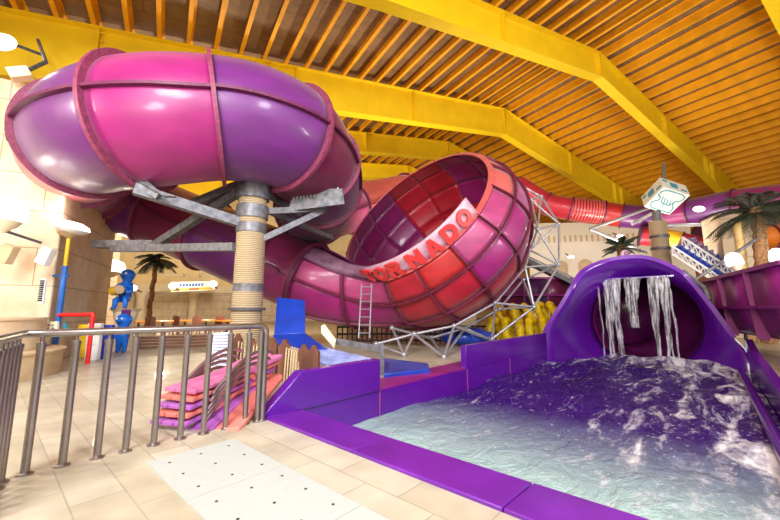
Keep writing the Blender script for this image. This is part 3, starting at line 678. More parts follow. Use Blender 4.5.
# ------------------------------------------------------------------ silver space frame under the funnel
ND = {1: (519, 184, 14.4), 2: (541, 196.5, 14.2), 3: (531, 199.6, 13.8), 4: (559, 224, 13.4), 5: (537.6, 229.4, 12.9), 6: (527, 223, 13.8), 7: (559, 264.5, 12.8), 8: (530, 250, 13.3), 9: (525, 267.3, 12.2), 10: (523, 280, 13.2),
      11: (534, 307, 12.0), 12: (495, 303, 11.5), 13: (499, 309, 12.6), 14: (492, 339, 12.2), 15: (465, 328, 12.4), 16: (454, 326, 11.2), 17: (414, 334, 11.0), 18: (444, 357, 9.9), 19: (404, 354.5, 10.3), 21: (431, 338, 12.0), 22: (491, 340, 12.6), 23: (392, 328, 11.6), 24: (376, 344, 10.9)}
ED = [(1, 2), (1, 3), (2, 3), (2, 4), (3, 4), (3, 5), (2, 5), (3, 6), (6, 5), (5, 4), (5, 8), (6, 8), (4, 8), (4, 7), (5, 7), (8, 9), (9, 7), (8, 7), (9, 12), (10, 13), (10, 7), (9, 11), (10, 11), (7, 11), (12, 11), (13, 11), (12, 14), (11, 14), (12, 16), (13, 15), (15, 16), (16, 17), (16, 18), (17, 18), (17, 19), (15, 18), (15, 22), (16, 22), (21, 18), (21, 17), (23, 17), (23, 19), (24, 19), (24, 17), (15, 21)]
tr = empty('space_frame', 'silver tubular space frame propping the lower right of the funnel', 'frame', A(492, 347, 12.2))
for a, c in ED: MB().tube([A(*ND[a]), A(*ND[c])], .040, 10).build('strut', M['truss'], tr)
for q in ND.values(): MB().ball(A(*q), .085, 12).build('node', M['truss'], tr)
for k in (14, 22, 18, 19):
    q = A(*ND[k]); MB().lathe([(.06, 0), (.06, max(.05, q.z))], (q.x, q.y, 0), 10).build('foot', M['truss'], tr)

# ------------------------------------------------------------------ railing
rl = empty('handrail', 'brushed steel handrail with upright posts at the lower left', 'railing', G(94, 458))
base = [(24.3, 474.5), (61.6, 464.8), (96, 456.5), (124, 449.8), (151, 442.6), (176.8, 436.5), (199, 430.8), (220.6, 426), (239.2, 421.5), (252.6, 419.5)]
bp = [G(*q) for q in base]; c0 = G(262, 420.5); dirn = (c0 - bp[0]).normalized(); b0 = bp[0] - dirn * .0
bend = b0 - dirn * .03; sec_dir = Vector((.60, -.80, 0)).normalized()
m = MB(); m.tube([Vector((0, 0, 0)), Vector((0, 0, 1.03))], .030, 14); m.lathe([(.055, 0), (.055, .012), (.034, .02)], n=16); m.lathe([(.034, 1.0), (.034, 1.03), (.014, 1.035), (.014, 1.08)], n=14)
def post_at(p, first=[None]):
    loc = FRAME[rl.name].inverted() @ Vector((p.x, p.y, 0))
    if first[0] is None: first[0] = m.build('post', M['steel'], rl, local=True); o = first[0]
    else: o = first[0].copy(); COL.objects.link(o); o.parent = rl
    o.location = loc
for p in bp:
    t = (p - b0).dot(dirn); post_at(b0 + dirn * t)
for k in range(1, 8): post_at(bend + Vector((-.10, -.02, 0)) + sec_dir * (.13 * k))
ZR = 1.105
main = spline([bend + Vector((-.12, .02, ZR)), bend + dirn * .1 + Vector((0, 0, ZR)), c0 - dirn * .25 + Vector((0, 0, ZR)), c0 - dirn * .1 + Vector((0, 0, ZR)), c0 - dirn * .02 + Vector((0, 0, ZR - .03)), c0 + Vector((0, 0, ZR - .12)), c0 + Vector((0, 0, .5)), c0], 6)
MB().tube(main, .033, 16).build('top_rail', M['steel'], rl, sharp=60)
MB().lathe([(.055, 0), (.055, .012), (.034, .02)], (c0.x, c0.y, 0), 16).build('foot_flange', M['steel'], rl)
MB().tube([bend + Vector((-.12, .02, ZR)), bend + Vector((-.10, -.02, ZR)) + sec_dir * 1.2], .033, 16).build('top_rail', M['steel'], rl, sharp=60)

# ------------------------------------------------------------------ stacked pink and violet deck chairs behind the railing
def deck_chair(mat, label):
    t = empty('deck_chair', label, 'chair', (0, 0, 0), 0, 'stacked deck chairs behind the railing')
    for x in (-.165, 0, .165):
        b = MB(); b.prism([(x - .075, -.78, .05), (x + .075, -.78, .05), (x + .075, .02, .13), (x - .075, .02, .13)], (0, 0, .045)); b.build('seat_plank', mat, t, local=True, bevel=.008)
        tip = [(x - .075, .0, .13), (x + .075, .0, .13), (x + .09 + x * .15, .62, .25), (x + .05 + x * .2, .72, .27), (x - .05 + x * .2, .72, .27), (x - .09 + x * .15, .62, .25)]
        b = MB(); b.prism(tip, (0, -.015, .045)); b.build('back_plank', mat, t, local=True, bevel=.008)
    for s in (-1, 1):
        pts = [(s * .285, -.58 + 1.02 * k / 16, .02 + .40 * math.sin(math.pi * (k / 16) * .66)) for k in range(17)]
        b = MB(); b.tube(pts, .022, 10); b.build('armrest', M['chrome'], t, local=True, sharp=60)
    for y, z in ((-.4, .08), (.15, .16)):
        b = MB(); b.bar((-.28, y, z), (.28, y, z), .04, .04); b.build('cross_bar', mat, t, local=True)
    return t
piles = [((-2.42, 4.06), -15, [('violetwood', 'violet deck chair at the bottom of the chair pile'), ('salmonwood', 'salmon deck chair second from the bottom of the chair pile'), ('violetwood', 'violet deck chair in the middle of the chair pile'),
    ('salmonwood', 'salmon deck chair second from the top of the chair pile'), ('pinkwood', 'pink deck chair topmost on the chair pile')])]
for (x0, y0), rz, items in piles:
    for k, (c, wd_) in enumerate(items):
        t = deck_chair(M[c], wd_); a_ = R(rz - k * 1.5); t.rotation_euler = (0, 0, a_); t.location = Vector((x0, y0,   .004 + .080 * k)) + Vector((-math.sin(a_), math.cos(a_), 0)) * (.78 + .03 * k)
# two loose salmon boards lying beside the stack
for k, (x, y, z, rz, mt, lab) in enumerate(((-1.74, 4.80, .13, -4, 'salmonwood', 'salmon round ended board lying nearest the violet wing wall'), (-2.00, 4.80, .13, -7, 'violetwood', 'violet round ended board lying between two salmon boards'),
        (-2.06, 4.98, .25, -12, 'salmonwood', 'salmon round ended board lying on top of the violet board'))):
    b = MB(); n = 14
    out = [(-.14, -.72, 0), (.14, -.72, 0)] + [(.14 * math.cos(a), .55 + .22 * math.sin(a), 0) for a in [math.pi * j / n for j in range(n + 1)]]
    b.prism(out, (0, 0, .05)); o = b.build('round_board', M[mt], loc=Vector((x, y, z)), local=True, label=lab, cat='board', group='loose round ended boards', bevel=.01)
    o.rotation_euler = (R(13), R(-4), R(rz))

# ------------------------------------------------------------------ brown boards wound with rope
rb = empty('rope_barrier', 'dark brown scalloped boards wound with rope beside the violet wing wall', 'barrier', G(262, 370))
RB = [(237, 336, 7.6), (251, 341, 7.3), (272, 341, 6.95), (284, 342, 6.75), (303, 347, 6.4), (313, 348, 6.2)]
def board(px, py, Y):
    q = A(px, py, Y); b = MB(); hw = .105; z = q.z; d = Vector((.93, -.37, 0)); pts = []
    for x, zz in ((-hw, 0), (hw, 0), (hw, z - .06), (hw * .55, z - .03), (hw * .35, z + .03), (0, z + .05), (-hw * .35, z + .03), (-hw * .55, z - .03), (-hw, z - .06)): pts.append(Vector((q.x, q.y, zz)) + d * x)
    b.prism(pts, Vector((.37, .93, 0)) * .07); b.build('board', M['wood'], rb, bevel=.006); return q
qs = [board(*q) for q in RB]
for i in (0, 1, 3):
    a, c = (qs[0], qs[1]) if i == 0 else ((qs[1], qs[2]) if i == 1 else (qs[3], qs[4]))
    b = MB(); n = 4 if i == 0 else 6
    for k in range(n):
        t = .16 + .70 * k / (n - 1); p = a.lerp(c, t); z = p.z - .09
        b.tube([Vector((p.x - .02, p.y - .02, .02)), Vector((p.x - .01, p.y - .01, z * .5)), Vector((p.x, p.y, z)), Vector((p.x + .03, p.y + .06, z + .02)), Vector((p.x + .05, p.y + .10, z - .05)), Vector((p.x + .04, p.y + .08, .02))], .016, 8)
    b.build('rope_winding', M['cord'], rb, sharp=60)

# ------------------------------------------------------------------ blue children's slide and blue mat
ks = empty('kiddie_slide', 'small blue slide with a wide wet pale blue run-out under the tube', 'slide', G(300, 372))
def sheet(pts, th, mat, name, par): m = MB(); m.prism([A(*p) for p in pts], (0, th * .6, -th)); return m.build(name, mat, par, bevel=.015)
sheet(((277, 297, 8.9), (305, 300, 8.9), (305, 333, 8.3), (274, 335, 8.3)), .06, M['blue'], 'chute', ks)
sheet(((272, 335, 8.3), (305, 332.5, 8.3), (328, 349, 7.4), (284, 352, 7.2)), .06, M['blue'], 'ramp', ks)
sheet(((300, 351, 7.3), (329, 348, 7.5), (381, 360, 7.1), (334, 368, 6.7)), .08, M['paleblue'], 'run_out', ks)
sheet(((321, 325, 8.0), (325, 324, 8.0), (336, 339, 7.6), (334, 347, 7.5), (321, 332, 7.9)), .05, M['cream'], 'side_guard', ks)
MB().bar(A(335, 341, 7.7), A(382, 349, 7.4), .05, .13).build('guard_rail', M['galv'], ks)
q = A(382, 348, 7.4); MB().bar((q.x, q.y, 0), (q.x, q.y, q.z + .1), .08, .08).build('guard_post', M['galv'], ks)
q0 = G(384, 372); m = MB(); m.prism([G(384, 379), G(430, 374), G(428, 367.5), G(384, 362)], (0, 0, .10))
m.build('blue_mat', M['blue'], loc=G(405, 371), label='thick blue mat on the floor beside the long violet wall', cat='mat', bevel=.02)
bl = MB()
for k, (px, py, Y, s) in enumerate(((452, 336, 13.2, .40), (463, 338, 13.0, .36), (475, 336, 13.1, .42), (486, 338, 13.2, .34))): bl.ball(A(px, py, Y), s, 14, (1.2, .9, .75))
bl.build('blue_tarpaulin', M['blue'], loc=A(468, 345, 13.1), label='crumpled dark blue tarpaulin behind the silver frame', cat='tarpaulin')

# ------------------------------------------------------------------ yellow inflatable rings
def yellow_ring(label, q, R0, r0, rx, rz):
    mm = (Matrix.Rotation(rz, 4, 'Z') @ Matrix.Rotation(rx, 4, 'X'))
    m = MB(); n, k = 28, 12; vs, fs = [], []
    for i in range(n):
        a = 2 * math.pi * i / n; rr = r0 * (1 + .13 * math.sin(a * 7))
        for j in range(k):
            b_ = 2 * math.pi * j / k; vs.append(mm @ Vector(((R0 + rr * math.cos(b_)) * math.cos(a), (R0 + rr * math.cos(b_)) * math.sin(a), rr * math.sin(b_))))
    for i in range(n):
        for j in range(k): fs.append((i * k + j, ((i + 1) % n) * k + j, ((i + 1) % n) * k + (j + 1) % k, i * k + (j + 1) % k))
    m.add(vs, fs); t = m.build('inflatable_ring', M['raft'], loc=q, local=True, label=label, cat='inflatable', group='yellow inflatable rings', sharp=60)
    h = MB(); h.tube([mm @ Vector((R0 + r0 * .9, -.12, .12)), mm @ Vector((R0 + r0 * 1.15, -.04, .2)), mm @ Vector((R0 + r0 * 1.15, .04, .2)), mm @ Vector((R0 + r0 * .9, .12, .12))], .02, 8)
    FRAME[t.name] = Matrix.Translation(q); h.build('handle', M['black'], t, local=True)
ords = ['leftmost', 'second from the left', 'third from the left', 'fourth from the left', 'fifth from the left', 'rightmost']
for i in range(6):
    px = 495 + i * 12.6; yellow_ring('yellow inflatable ring standing on edge in the lower row, %s' % ords[i], A(px, 331 + (0 if i < 5 else -1), 13.9), .42, .15, R(82), R(52 + 9 * (i % 3)))
for i in range(5):
    px = 503 + i * 13; yellow_ring('yellow inflatable ring on top of the yellow pile, %s' % (ords[i] if i < 4 else 'rightmost'), A(px, 315.5 - i * .8, 14.6), .38, .14, R(60 + 12 * (i % 2)), R(48 + 11 * (i % 3)))

# ------------------------------------------------------------------ open flumes
def flume(name, label, pts, z0, z1, n_bays, mids, side=1):
    P0, P1 = Vector(pts[0]), Vector(pts[1]); d = (P1 - P0); L_ = d.length; d.normalize(); nn = Vector((-d.y, d.x, 0))
    if nn.y * side < 0: nn = -nn
    rt = empty(name, label, 'flume', (P0 + P1) / 2 + Vector((0, 0, 0)))
    rt.location.z = 0; FRAME[rt.name] = Matrix.Translation(rt.location)
    for k in range(n_bays):
        a, c = P0 + d * (L_ * k / n_bays), P0 + d * (L_ * (k + 1) / n_bays)
        m = MB(); prof_ = [(0, z1), (0.04, z0 + (z1 - z0) * .45), (.22, z0 + .15), (.55, z0), (1.5, z0), (1.85, z0 + .15), (2.05, z0 + .5), (2.1, z1)]
        m.grid([[Vector((e.x, e.y, z)) + nn * o for o, z in prof_] for e in (a, c)]); m.build('wall_panel', M[mids[k % len(mids)]], rt, solid=.05, sharp=60)
        m = MB(); m.prism([Vector((a.x, a.y, z)) + nn * o for o, z in ((-.13, z1), (.03, z1), (.06, z0 + (z1 - z0) * .45), (.24, z0 + .15), (.2, z0 - .05), (-.02, z0 + .0))], d * .07); m.build('upright_rib', M['lilac'] if name == 'open_flume' else M['trough'], rt)
    for z, o, h in ((z1, -.14, .10), (z0 + (z1 - z0) * .45, -.13, .08)):
        m = MB(); m.prism([P0 + nn * o + Vector((0, 0, z)), P1 + nn * o + Vector((0, 0, z)), P1 + nn * .06 + Vector((0, 0, z)), P0 + nn * .06 + Vector((0, 0, z))], (0, 0, h)); m.build('edge_flange', M['trough'], rt)
    for k in (0, 1):
        q = P0 + d * L_ * (.25 + .5 * k) + nn * 1.5; m = MB(); m.lathe([(.14, 0), (.14, z0)], (q.x, q.y, 0), 14); m.build('leg', M['galv_dark'], rt)
a, c = A(703, 284, 13.2), A(788, 263, 7.6)
flume('open_flume', 'wide plum coloured open flume with upright ribs at the right edge', ((a.x, a.y, 0), (c.x, c.y, 0)), .55, 2.28, 3, ['trough'], 1 if (c - a).x > 0 else -1)
a, c = A(498, 279, 16.4), A(592, 279, 17.0)
flume('open_flume', 'dark plum open flume passing behind the hood and above the yellow pile', ((a.x, a.y, 0), (c.x, c.y, 0)), 1.30, 2.72, 4, ['plum', 'deep_purple', 'maroon'])

# ------------------------------------------------------------------ high red and purple closed slide at the back right
hs = empty('closed_slide', 'closed tube slide turning from red to purple high at the back right', 'water slide', A(620, 330, 23)); hs.location.z = 0; FRAME[hs.name] = Matrix.Translation(hs.location)
HC = [((516, 185, 26), 'red'), ((545, 203, 25.5), 'red'), ((570, 209, 25), 'red'), ((603, 213, 24.5), 'scarlet'), ((622, 216, 24), 'purple'), ((655, 217, 23), 'magenta'), ((690, 212, 21.5), 'purple'), ((735, 204, 19.5), 'plum'), ((800, 198, 17.5), None)]
hp = spline([A(*q) for q, _ in HC], 6)
for k in range(len(HC) - 1):
    m = MB(); m.tube(hp[k * 6:k * 6 + 7], .80, 24); sc_ = m.build('tube_section', M[HC[k][1]], hs, sharp=60)
    MB().tube([hp[k * 6 + 6] - (hp[k * 6 + 6] - hp[k * 6 + 5]).normalized() * .04, hp[k * 6 + 6] + (hp[k * 6 + 6] - hp[k * 6 + 5]).normalized() * .04], .90, 24).build('flange', M['flange_dark'], sc_)
    if k == 2:
        for j in range(0, 12):
            t = j / 11 * 5.6; i = int(t); p = hp[12 + i].lerp(hp[13 + i], t - i); dd = (hp[13 + i] - hp[12 + i]).normalized() * .035
            MB().tube([p - dd, p + dd], .87, 24).build('rib', M['salmon'], sc_)
for p, q in (((590, 229, 21.5), (655, 206, 21.5)), ((632, 224, 20), (655, 212, 20)), ((655, 225, 20), (790, 224, 18)), ((590, 229, 21.5), (640, 250, 21.5))):
    MB().tube([A(*p), A(*q)], .10, 10).build('support_arm', M['truss'], hs)

# more coloured tubes further right
def small_tube(label, segs, r):
    root = empty('closed_slide', label, 'water slide', Vector((A(*segs[0][0]).x, A(*segs[0][0]).y, 0)))
    P_ = spline([A(*q) for q, _ in segs], 6)
    for k in range(len(segs) - 1):
        s_ = MB().tube(P_[k * 6:k * 6 + 7], r, 20).build('tube_section', M[segs[k][1]], root, sharp=60)
        d = (P_[k * 6 + 1] - P_[k * 6]).normalized() * .04; MB().tube([P_[k * 6] - d, P_[k * 6] + d], r + .08, 20).build('flange', M['flange_dark'], s_)
small_tube('striped red and yellow tube slide right of the rope wrapped sign post', [((640, 236, 23), 'red'), ((662, 238, 22.5), 'yellowpaint'), ((680, 242, 22), 'red'), ((699, 248, 21.5), 'yellowpaint'), ((712, 259, 21.5), None)], .62)
small_tube('orange tube slide with a blue end left of the pinkish pillar', [((703, 236, 22), 'bluepole'), ((712, 236, 22), 'orangetube'), ((740, 234, 22), 'orangetube'), ((755, 232, 22), None)], .85)
small_tube('bright orange tube slide at the right edge behind the palm trunk', [((745, 240, 18), 'orangetube'), ((768, 237, 18), 'orangetube'), ((800, 232, 18), None)], .62)

# white lattice stair with blue treads
st = empty('stair', 'white lattice sided stair with blue treads right of the sign post', 'stair', A(700, 330, 17)); st.location.z = 0; FRAME[st.name] = Matrix.Translation(st.location)
for off, nm in (((0, 0), 'stringer'), ((10, -9), 'stringer')):
    a, c, a2, c2 = A(672 + off[0], 246 + off[1], 17), A(737 + off[0], 288 + off[1], 16), A(672 + off[0], 254 + off[1], 17), A(731 + off[0], 292 + off[1], 16)
    m = MB(); m.bar(a, c, .05, .09); m.bar(a2, c2, .05, .09)
    for k in range(11):
        t = k / 10; m.bar(a.lerp(c, t), a2.lerp(c2, t), .04, .05)
        if k < 10: m.bar(a.lerp(c, t), a2.lerp(c2, t + .1), .04, .04)
    m.build(nm, M['white'], st)
for k in range(10):
    t = (k + .5) / 10; p = A(676, 247, 17).lerp(A(735, 287, 16), t); q = A(690, 238, 18).lerp(A(748, 280, 17), t); MB().bar(p, q, .34, .22).build('tread', M['blue'], st)

# ------------------------------------------------------------------ rope-wrapped sign post and box sign
sp = A(667, 310, 18.4); sxy = Vector((sp.x, sp.y, 0))
sgp = empty('sign_post', 'tan rope wrapped post with dark bands standing behind the violet hood', 'post', sxy)
zs = lambda py: A(667, py, 18.4).z
MB().lathe([(.43, 0), (.40, zs(222))], sxy, 24).build('shaft', M['rope'], sgp)
for py in (237, 249): MB().lathe([(.45, zs(py) - .07), (.45, zs(py) + .07)], sxy, 24).build('band', M['galv_dark'], sgp)
MB().lathe([(.22, zs(222)), (.20, zs(211))], sxy, 16).build('pole', M['galv'], sgp)
q = A(663, 184, 19.0); q2 = A(664, 163, 19.0); MB().tube([q, q2], [.13, .06], 12).build('spike', M['galv'], sgp)
top = A(663.6, 186.6, 18.0); x_ = (top - A(644, 206.8, 19.2)).normalized(); y_ = A(690.5, 195.4, 18.0) - top; y_ = (y_ - x_ * y_.dot(x_)).normalized(); z_ = x_.cross(y_)
if z_.y > 0: z_ = -z_                                     # face normal, towards the viewer
S = 1.44; ctrf = top - x_ * S / 2 + y_ * S / 2
bs = empty('box_sign', 'tilted cream box sign with teal outline and script on top of the post', 'sign', ctrf - z_ * .3)
rx = Matrix((x_, y_, z_)).transposed().to_4x4()
m = MB(); m.box(ctrf - z_ * .46, (S, S, .92), rx); m.build('box', M['signwhite'], bs, bevel=.03)
def ink(poly, closed=True, r=.028, name='outline'):
    P_ = [ctrf + x_ * a * S + y_ * b_ * S + z_ * .005 for a, b_ in poly]; m = MB(); n = len(P_)
    for i in range(n if closed else n - 1):
        p, q = P_[i], P_[(i + 1) % n]; d = (q - p); l = d.cross(z_).normalized() * r; m.prism([p - l, q - l, q + l, p + l], z_ * .012)
    for p in P_: m.lathe([(r, 0), (r, .012)], p, 10, True, rx)
    m.build(name, M['teal'], bs)
# rounded frame shaped like a speech cloud: x_ runs up-right along the left edge, y_ runs right-down
ink([(.38, -.34), (.42, -.22), (.42, .28), (.36, .40), (.22, .42), (.12, .36), (.10, .26), (.0, .24), (-.10, .30), (-.18, .40), (-.40, .42), (-.42, .34), (-.42, -.22), (-.34, -.38), (-.20, -.42), (-.12, -.34), (-.04, -.26), (.08, -.30), (.14, -.42), (.30, -.42)])
for k in range(4):
    o = -.17 + k * .115; ink([(.13 - k * .03, o - .06), (-.10 - k * .01, o + .03)], False, .024, 'script_stroke')
ink([(-.10, -.14), (-.14, -.02), (-.12, .08), (-.14, .18), (.02, .26)], False, .022, 'script_stroke')
ink([(-.2, -.02), (-.2, .02)], False, .022, 'script_stroke')
# teal marks on the top and left faces
for a0, nrm, lab in ((x_, x_, 'mark'), (-y_, -y_, 'mark')):
    o = ctrf + a0 * S / 2 - z_ * .46; t1 = y_ if a0 is x_ else x_
    m = MB(); 
    for u0, u1, w0, w1 in ((-.18, .10, -.22, .22), (.2, .42, .12, .28), (-.44, -.26, -.3, -.12)):
        m.prism([o + t1 * (u * S) + z_ * v for u, v in ((u0, w0), (u1, w0), (u1, w1), (u0, w1))], nrm * .008)
    m.build(lab, M['teal'], bs)

# ------------------------------------------------------------------ palms
def palm(label, basep, topp, r, nf, fl_, droop, wrap=None, seed=1):
    rd = random.Random(seed); root = empty('palm_tree', label, 'palm', basep)
    n = 26; P_ = [basep.lerp(topp, k / n) + Vector((.02 * math.sin(k), .02 * math.cos(k * 1.3), 0)) for k in range(n + 1)]
    MB().tube([p for p in P_ for _ in (0,)], [r * (1.12 if k % 2 else .92) * (1 - .25 * k / n) for k in range(n + 1)], 14).build('trunk', M['trunk'] if wrap is None else wrap, root, sharp=25)
    MB().ball(topp, r * 1.15, 12).build('crown_heart', M['trunk'], root)
    for f_ in range(nf):
        az = 2 * math.pi * f_ / nf + rd.uniform(-.2, .2); el = rd.uniform(.15, 1.1) if f_ % 3 else rd.uniform(-.25, .3); L_ = fl_ * rd.uniform(.8, 1.1)
        d = Vector((math.cos(az), math.sin(az), 0)); m = MB(); pts = []
        for k in range(9):
            t = k / 8; pts.append(topp + d * (L_ * t * math.cos(el * (1 - t * .4))) + Vector((0, 0, L_ * (math.sin(el) * t - droop * t * t))))
        m.tube(pts, [.035 * (1 - .8 * k / 8) for k in range(9)], 6)
        for k in range(1, 9):
            for h in (0, .3, .65):
                if k + h > 8: continue
                i = min(7, k); p = pts[i].lerp(pts[min(8, i + 1)], h); tt = (pts[min(8, i + 1)] - pts[i - 1]).normalized(); sd = tt.cross(Vector((0, 0, 1))).normalized(); ll = L_ * .30 * math.sin(math.pi * (.12 + .82 * (k + h) / 9))
                for sg in (-1, 1):
                    e = p + sd * sg * ll * .75 + tt * ll * .5 + Vector((0, 0, -ll * .35)); wv = tt * .017
                    m.add([p - wv, p + wv, p.lerp(e, .6) + wv * .9 + Vector((0, 0, .02)), e, p.lerp(e, .6) - wv * .9 + Vector((0, 0, .02))], [(0, 1, 2, 3, 4)])
        m.build('frond', M['frond'], root, solid=.008, sharp=60)
    return root
q = A(764, 310, 14.2); palm('tall palm with dark drooping fronds near the right edge', Vector((q.x, q.y, 0)), A(757, 212, 14.2), .25, 30, 1.75, .55, seed=3)
q = A(622, 310, 18); palm('palm crown showing just above the top of the violet hood', Vector((q.x, q.y, 0)), A(621, 248, 18), .22, 20, 1.05, .32, seed=5)
q = A(148, 310, 15); palm('slim palm with a knobbly brown trunk under the steel arm at left', Vector((q.x, q.y, 0)), A(156.5, 260, 15), .11, 20, .85, .6, seed=8)
q = A(148, 310, 15); MB().lathe([(.42, 0), (.36, .2), (.38, .5), (.30, .55)], (q.x, q.y, 0), 20).build('planter', M['cream'], loc=(q.x, q.y, 0), label='round cream planter at the foot of the slim left palm', cat='planter')
q = A(749, 310, 14.9); t = MB(); t.lathe([(.17, 0), (.15, A(745, 222, 14.9).z)], (q.x, q.y, 0), 14)
t.build('light_pole', M['shaft_light'], loc=(q.x, q.y, 0), label='pale yellow wrapped pole just left of the tall palm trunk', cat='pole')
# emblem shell on the hood
q = A(625.5, 254.5, 13.4); e_ = empty('shell_ornament', 'small lilac shell ornament with a swirl on top of the hood', 'ornament', q + Vector((0, 0, -.15)))
MB().ball(q, .20, 16, (1, .4, .9)).build('shell', M['nameboard'], e_)
MB().tube([q + Vector((.12 * (1 - k / 22) * math.cos(k * .7), -.085, .12 * (1 - k / 22) * math.sin(k * .7))) for k in range(20)], .014, 6).build('swirl', M['purple'], e_)

# ------------------------------------------------------------------ lamps
def bowl_lamp(label, q, r, mount=None, tilt=0.0, power=60, name='wall_lamp', mast=None):
    root = empty(name, label, 'lamp', q); mm = Matrix.Rotation(tilt, 4, 'X')
    MB().lathe([(.04, -.25), (.18 * r, -.22), (.55 * r, -.10), (.72 * r, .0)], q, 20, True, mm).build('bowl', M['cream'], root)
    MB().lathe([(.70 * r, .01), (r * .9, .06), (r * .92, .24), (r * .8, .40), (r * .4, .50)], q, 20, True, mm).build('glowing_dome', M['glowlamp'], root)
    if mount is not None: MB().tube([q + Vector((0, 0, -.2)), mount], .035, 8).build('bracket', M['galv'], root)
    if mast is not None: MB().tube([q + Vector((0, 0, -.2)), Vector((q.x, q.y, 0))], mast, 10).build('mast', M['galv'], root)
    point('lamp_light', q + Vector((0, -.1, .85)), power, .2)
    return root
q = A(4, 221, 7.4); bowl_lamp('white glowing bowl lamp on the sandstone pillar at the left edge', q, .40, q + Vector((-.05, .9, -.3)), power=18)
q = A(70, 258, 12.5); bowl_lamp('small boxy white lamp on the second pillar behind the blue pole', q, .34, q + Vector((.4, 1.2, -.1)), power=110)
q = A(110, 272, 14.5); bowl_lamp('thin curved white lamp right of the second sandstone pillar', q, .55, q + Vector((-.6, .8, -.6)), power=50)
q = A(97, 284, 14.8); bowl_lamp('lower white lamp beside the second sandstone pillar', q, .40, q + Vector((-.6, .8, -.3)), power=40)
q = A(736, 266, 13.0); bowl_lamp('white glowing bowl lamp in front of the pinkish pillar', q, .27, None, R(-14), 40, 'mast_lamp', .05)
q = A(777, 262, 13.0); bowl_lamp('white bowl lamp cut off by the right edge under the palm', q, .22, None, 0, 20, 'mast_lamp', .05)
# blue and yellow lamp pole
q = A(69, 237, 9.0); pole = empty('lamp_pole', 'blue and yellow pole lamp with a white glass shade at left', 'lamp', Vector((q.x, q.y, 0)))
zz = A(66, 266, 9.0).z
MB().tube([(q.x, q.y, 0), (q.x, q.y, zz)], .065, 12).build('lower_pole', M['bluepole'], pole)
MB().tube([(q.x, q.y, zz), (q.x, q.y, q.z)], .045, 12).build('upper_pole', M['yellowpaint'], pole)
MB().lathe([(.03, -.05), (.20, .06), (.26, .10)], q, 20).build('shade_base', M['tan'], pole)
MB().lathe([(.20, .10), (.33, .15), (.38, .22), (.30, .32), (.12, .38)], q, 24, True, Matrix.Rotation(R(12), 4, 'Y')).build('glass_shade', M['white'], pole)
MB().lathe([(.385, .22), (.34, .31), (.18, .38)], q + Vector((0, 0, .02)), 24, True, Matrix.Rotation(R(12), 4, 'Y')).build('lamp_glow', M['glowlamp'], pole)
MB().bar(Vector((q.x - .35, q.y, zz - .25)), Vector((q.x + .12, q.y, zz - .25)), .04, .05).build('cross_arm', M['bluepole'], pole)
point('lamp_light', q + Vector((0, -.2, .8)), 25, .25)
a, c = A(59, 315, 8.9), A(93, 314.5, 8.9); rp = empty('water_pipe', 'bent red pipe running right from the blue lamp pole', 'pipe', Vector((c.x, c.y, 0)))
MB().tube(spline([a, a.lerp(c, .85), c, c - Vector((0, 0, .25)), Vector((c.x, c.y, .0))], 5), .05, 10).build('pipe', M['redpipe'], rp, sharp=60)

# floodlight fixture under the big frame at top left, and floodlights at the back
q = A(20, 74, 8.2); fx = empty('floodlight', 'tilted cream floodlight on a bracket in the top left corner', 'lamp', q)
mm = Matrix.Rotation(R(35), 4, 'Z') @ Matrix.Rotation(R(-30), 4, 'Y')
MB().box(q, (.42, .3, .26), mm).build('housing', M['cream'], fx, bevel=.02); MB().tube([q, A(46, 62, 8.8), A(38, 40, 10.5)], .05, 8).build('bracket', M['galv_dark'], fx)
q = A(2, 42, 9.3); fx = empty('floodlight', 'glaring white lamp against the yellow frame in the top left corner', 'lamp', q)
MB().ball(q, .26, 16, (1.5, .8, .9)).build('lens', M['glowlamp'], fx); MB().tube([q + Vector((0, .1, .1)), q + Vector((0, 1.2, .5))], .05, 8).build('bracket', M['galv_dark'], fx)
point('lamp_light', q + Vector((.3, -.5, 0)), 70, .3, (1, .95, .85))
for k, (px, py, Y, r, lab) in enumerate(((699, 209, 19.0, .20, 'bright floodlight just right of the box sign'), (620, 236, 22, .13, 'small bright lamp above the palm behind the hood'), (571, 257, 24, .14, 'small bright lamp left of the facade windows'), (690, 254, 20, .1, 'tiny lamp beside the white lattice stair'))):
    q = A(px, py, Y); fx = empty('floodlight', lab, 'lamp', q); MB().ball(q, r, 14, (1.6, .8, .8)).build('lens', M['glowlamp'], fx); MB().tube([q, q + Vector((0, .7, .35))], .04, 8).build('bracket', M['galv_dark'], fx)
    point('lamp_light', q + Vector((0, -.5, 0)), 60, .2)

# ------------------------------------------------------------------ things around the left planter
pl = G(20, 388); m = MB()
n = 26
def plinth(cen, rad, z0, z1, name, mat, label, cat, grp=None):
    m = MB(); m.lathe([(rad, z0), (rad, z1 - .05), (rad + .04, z1 - .04), (rad + .04, z1)], (cen.x, cen.y, 0), 48); return m.build(name, mat, loc=(cen.x, cen.y, z0), label=label, cat=cat)
pc = G(66, 367); plinth(Vector((-8.35, 6.9, 0)), 1.62, 0, .50, 'planter', M['tan'], 'low curved stone planter at the left behind the handrail', 'planter')
plinth(Vector((-8.55, 7.1, 0)), 1.30, .50, 1.14, 'planter', M['sandstone'], 'upper tier of curved stone on the low planter at left', 'planter')
pb = [A(41, 318, 8.3), A(56, 318, 8.2)]; bd = empty('notice_board', 'pale notice board leaning by the foot of the blue pole', 'board', Vector((pb[0].x, pb[0].y, 1.1)))
m = MB(); m.prism([A(41, 321.5, 7.9), A(57, 321.5, 7.9), A(57, 336, 7.9), A(41, 336, 7.9)], (0, .05, 0)); m.build('panel', M['cream'], bd)
m = MB()
for r_ in range(3):
    for c_ in range(3): m.box(A(44.5 + c_ * 4, 325 + r_ * 3.2, 7.88), (.05, .01, .025))
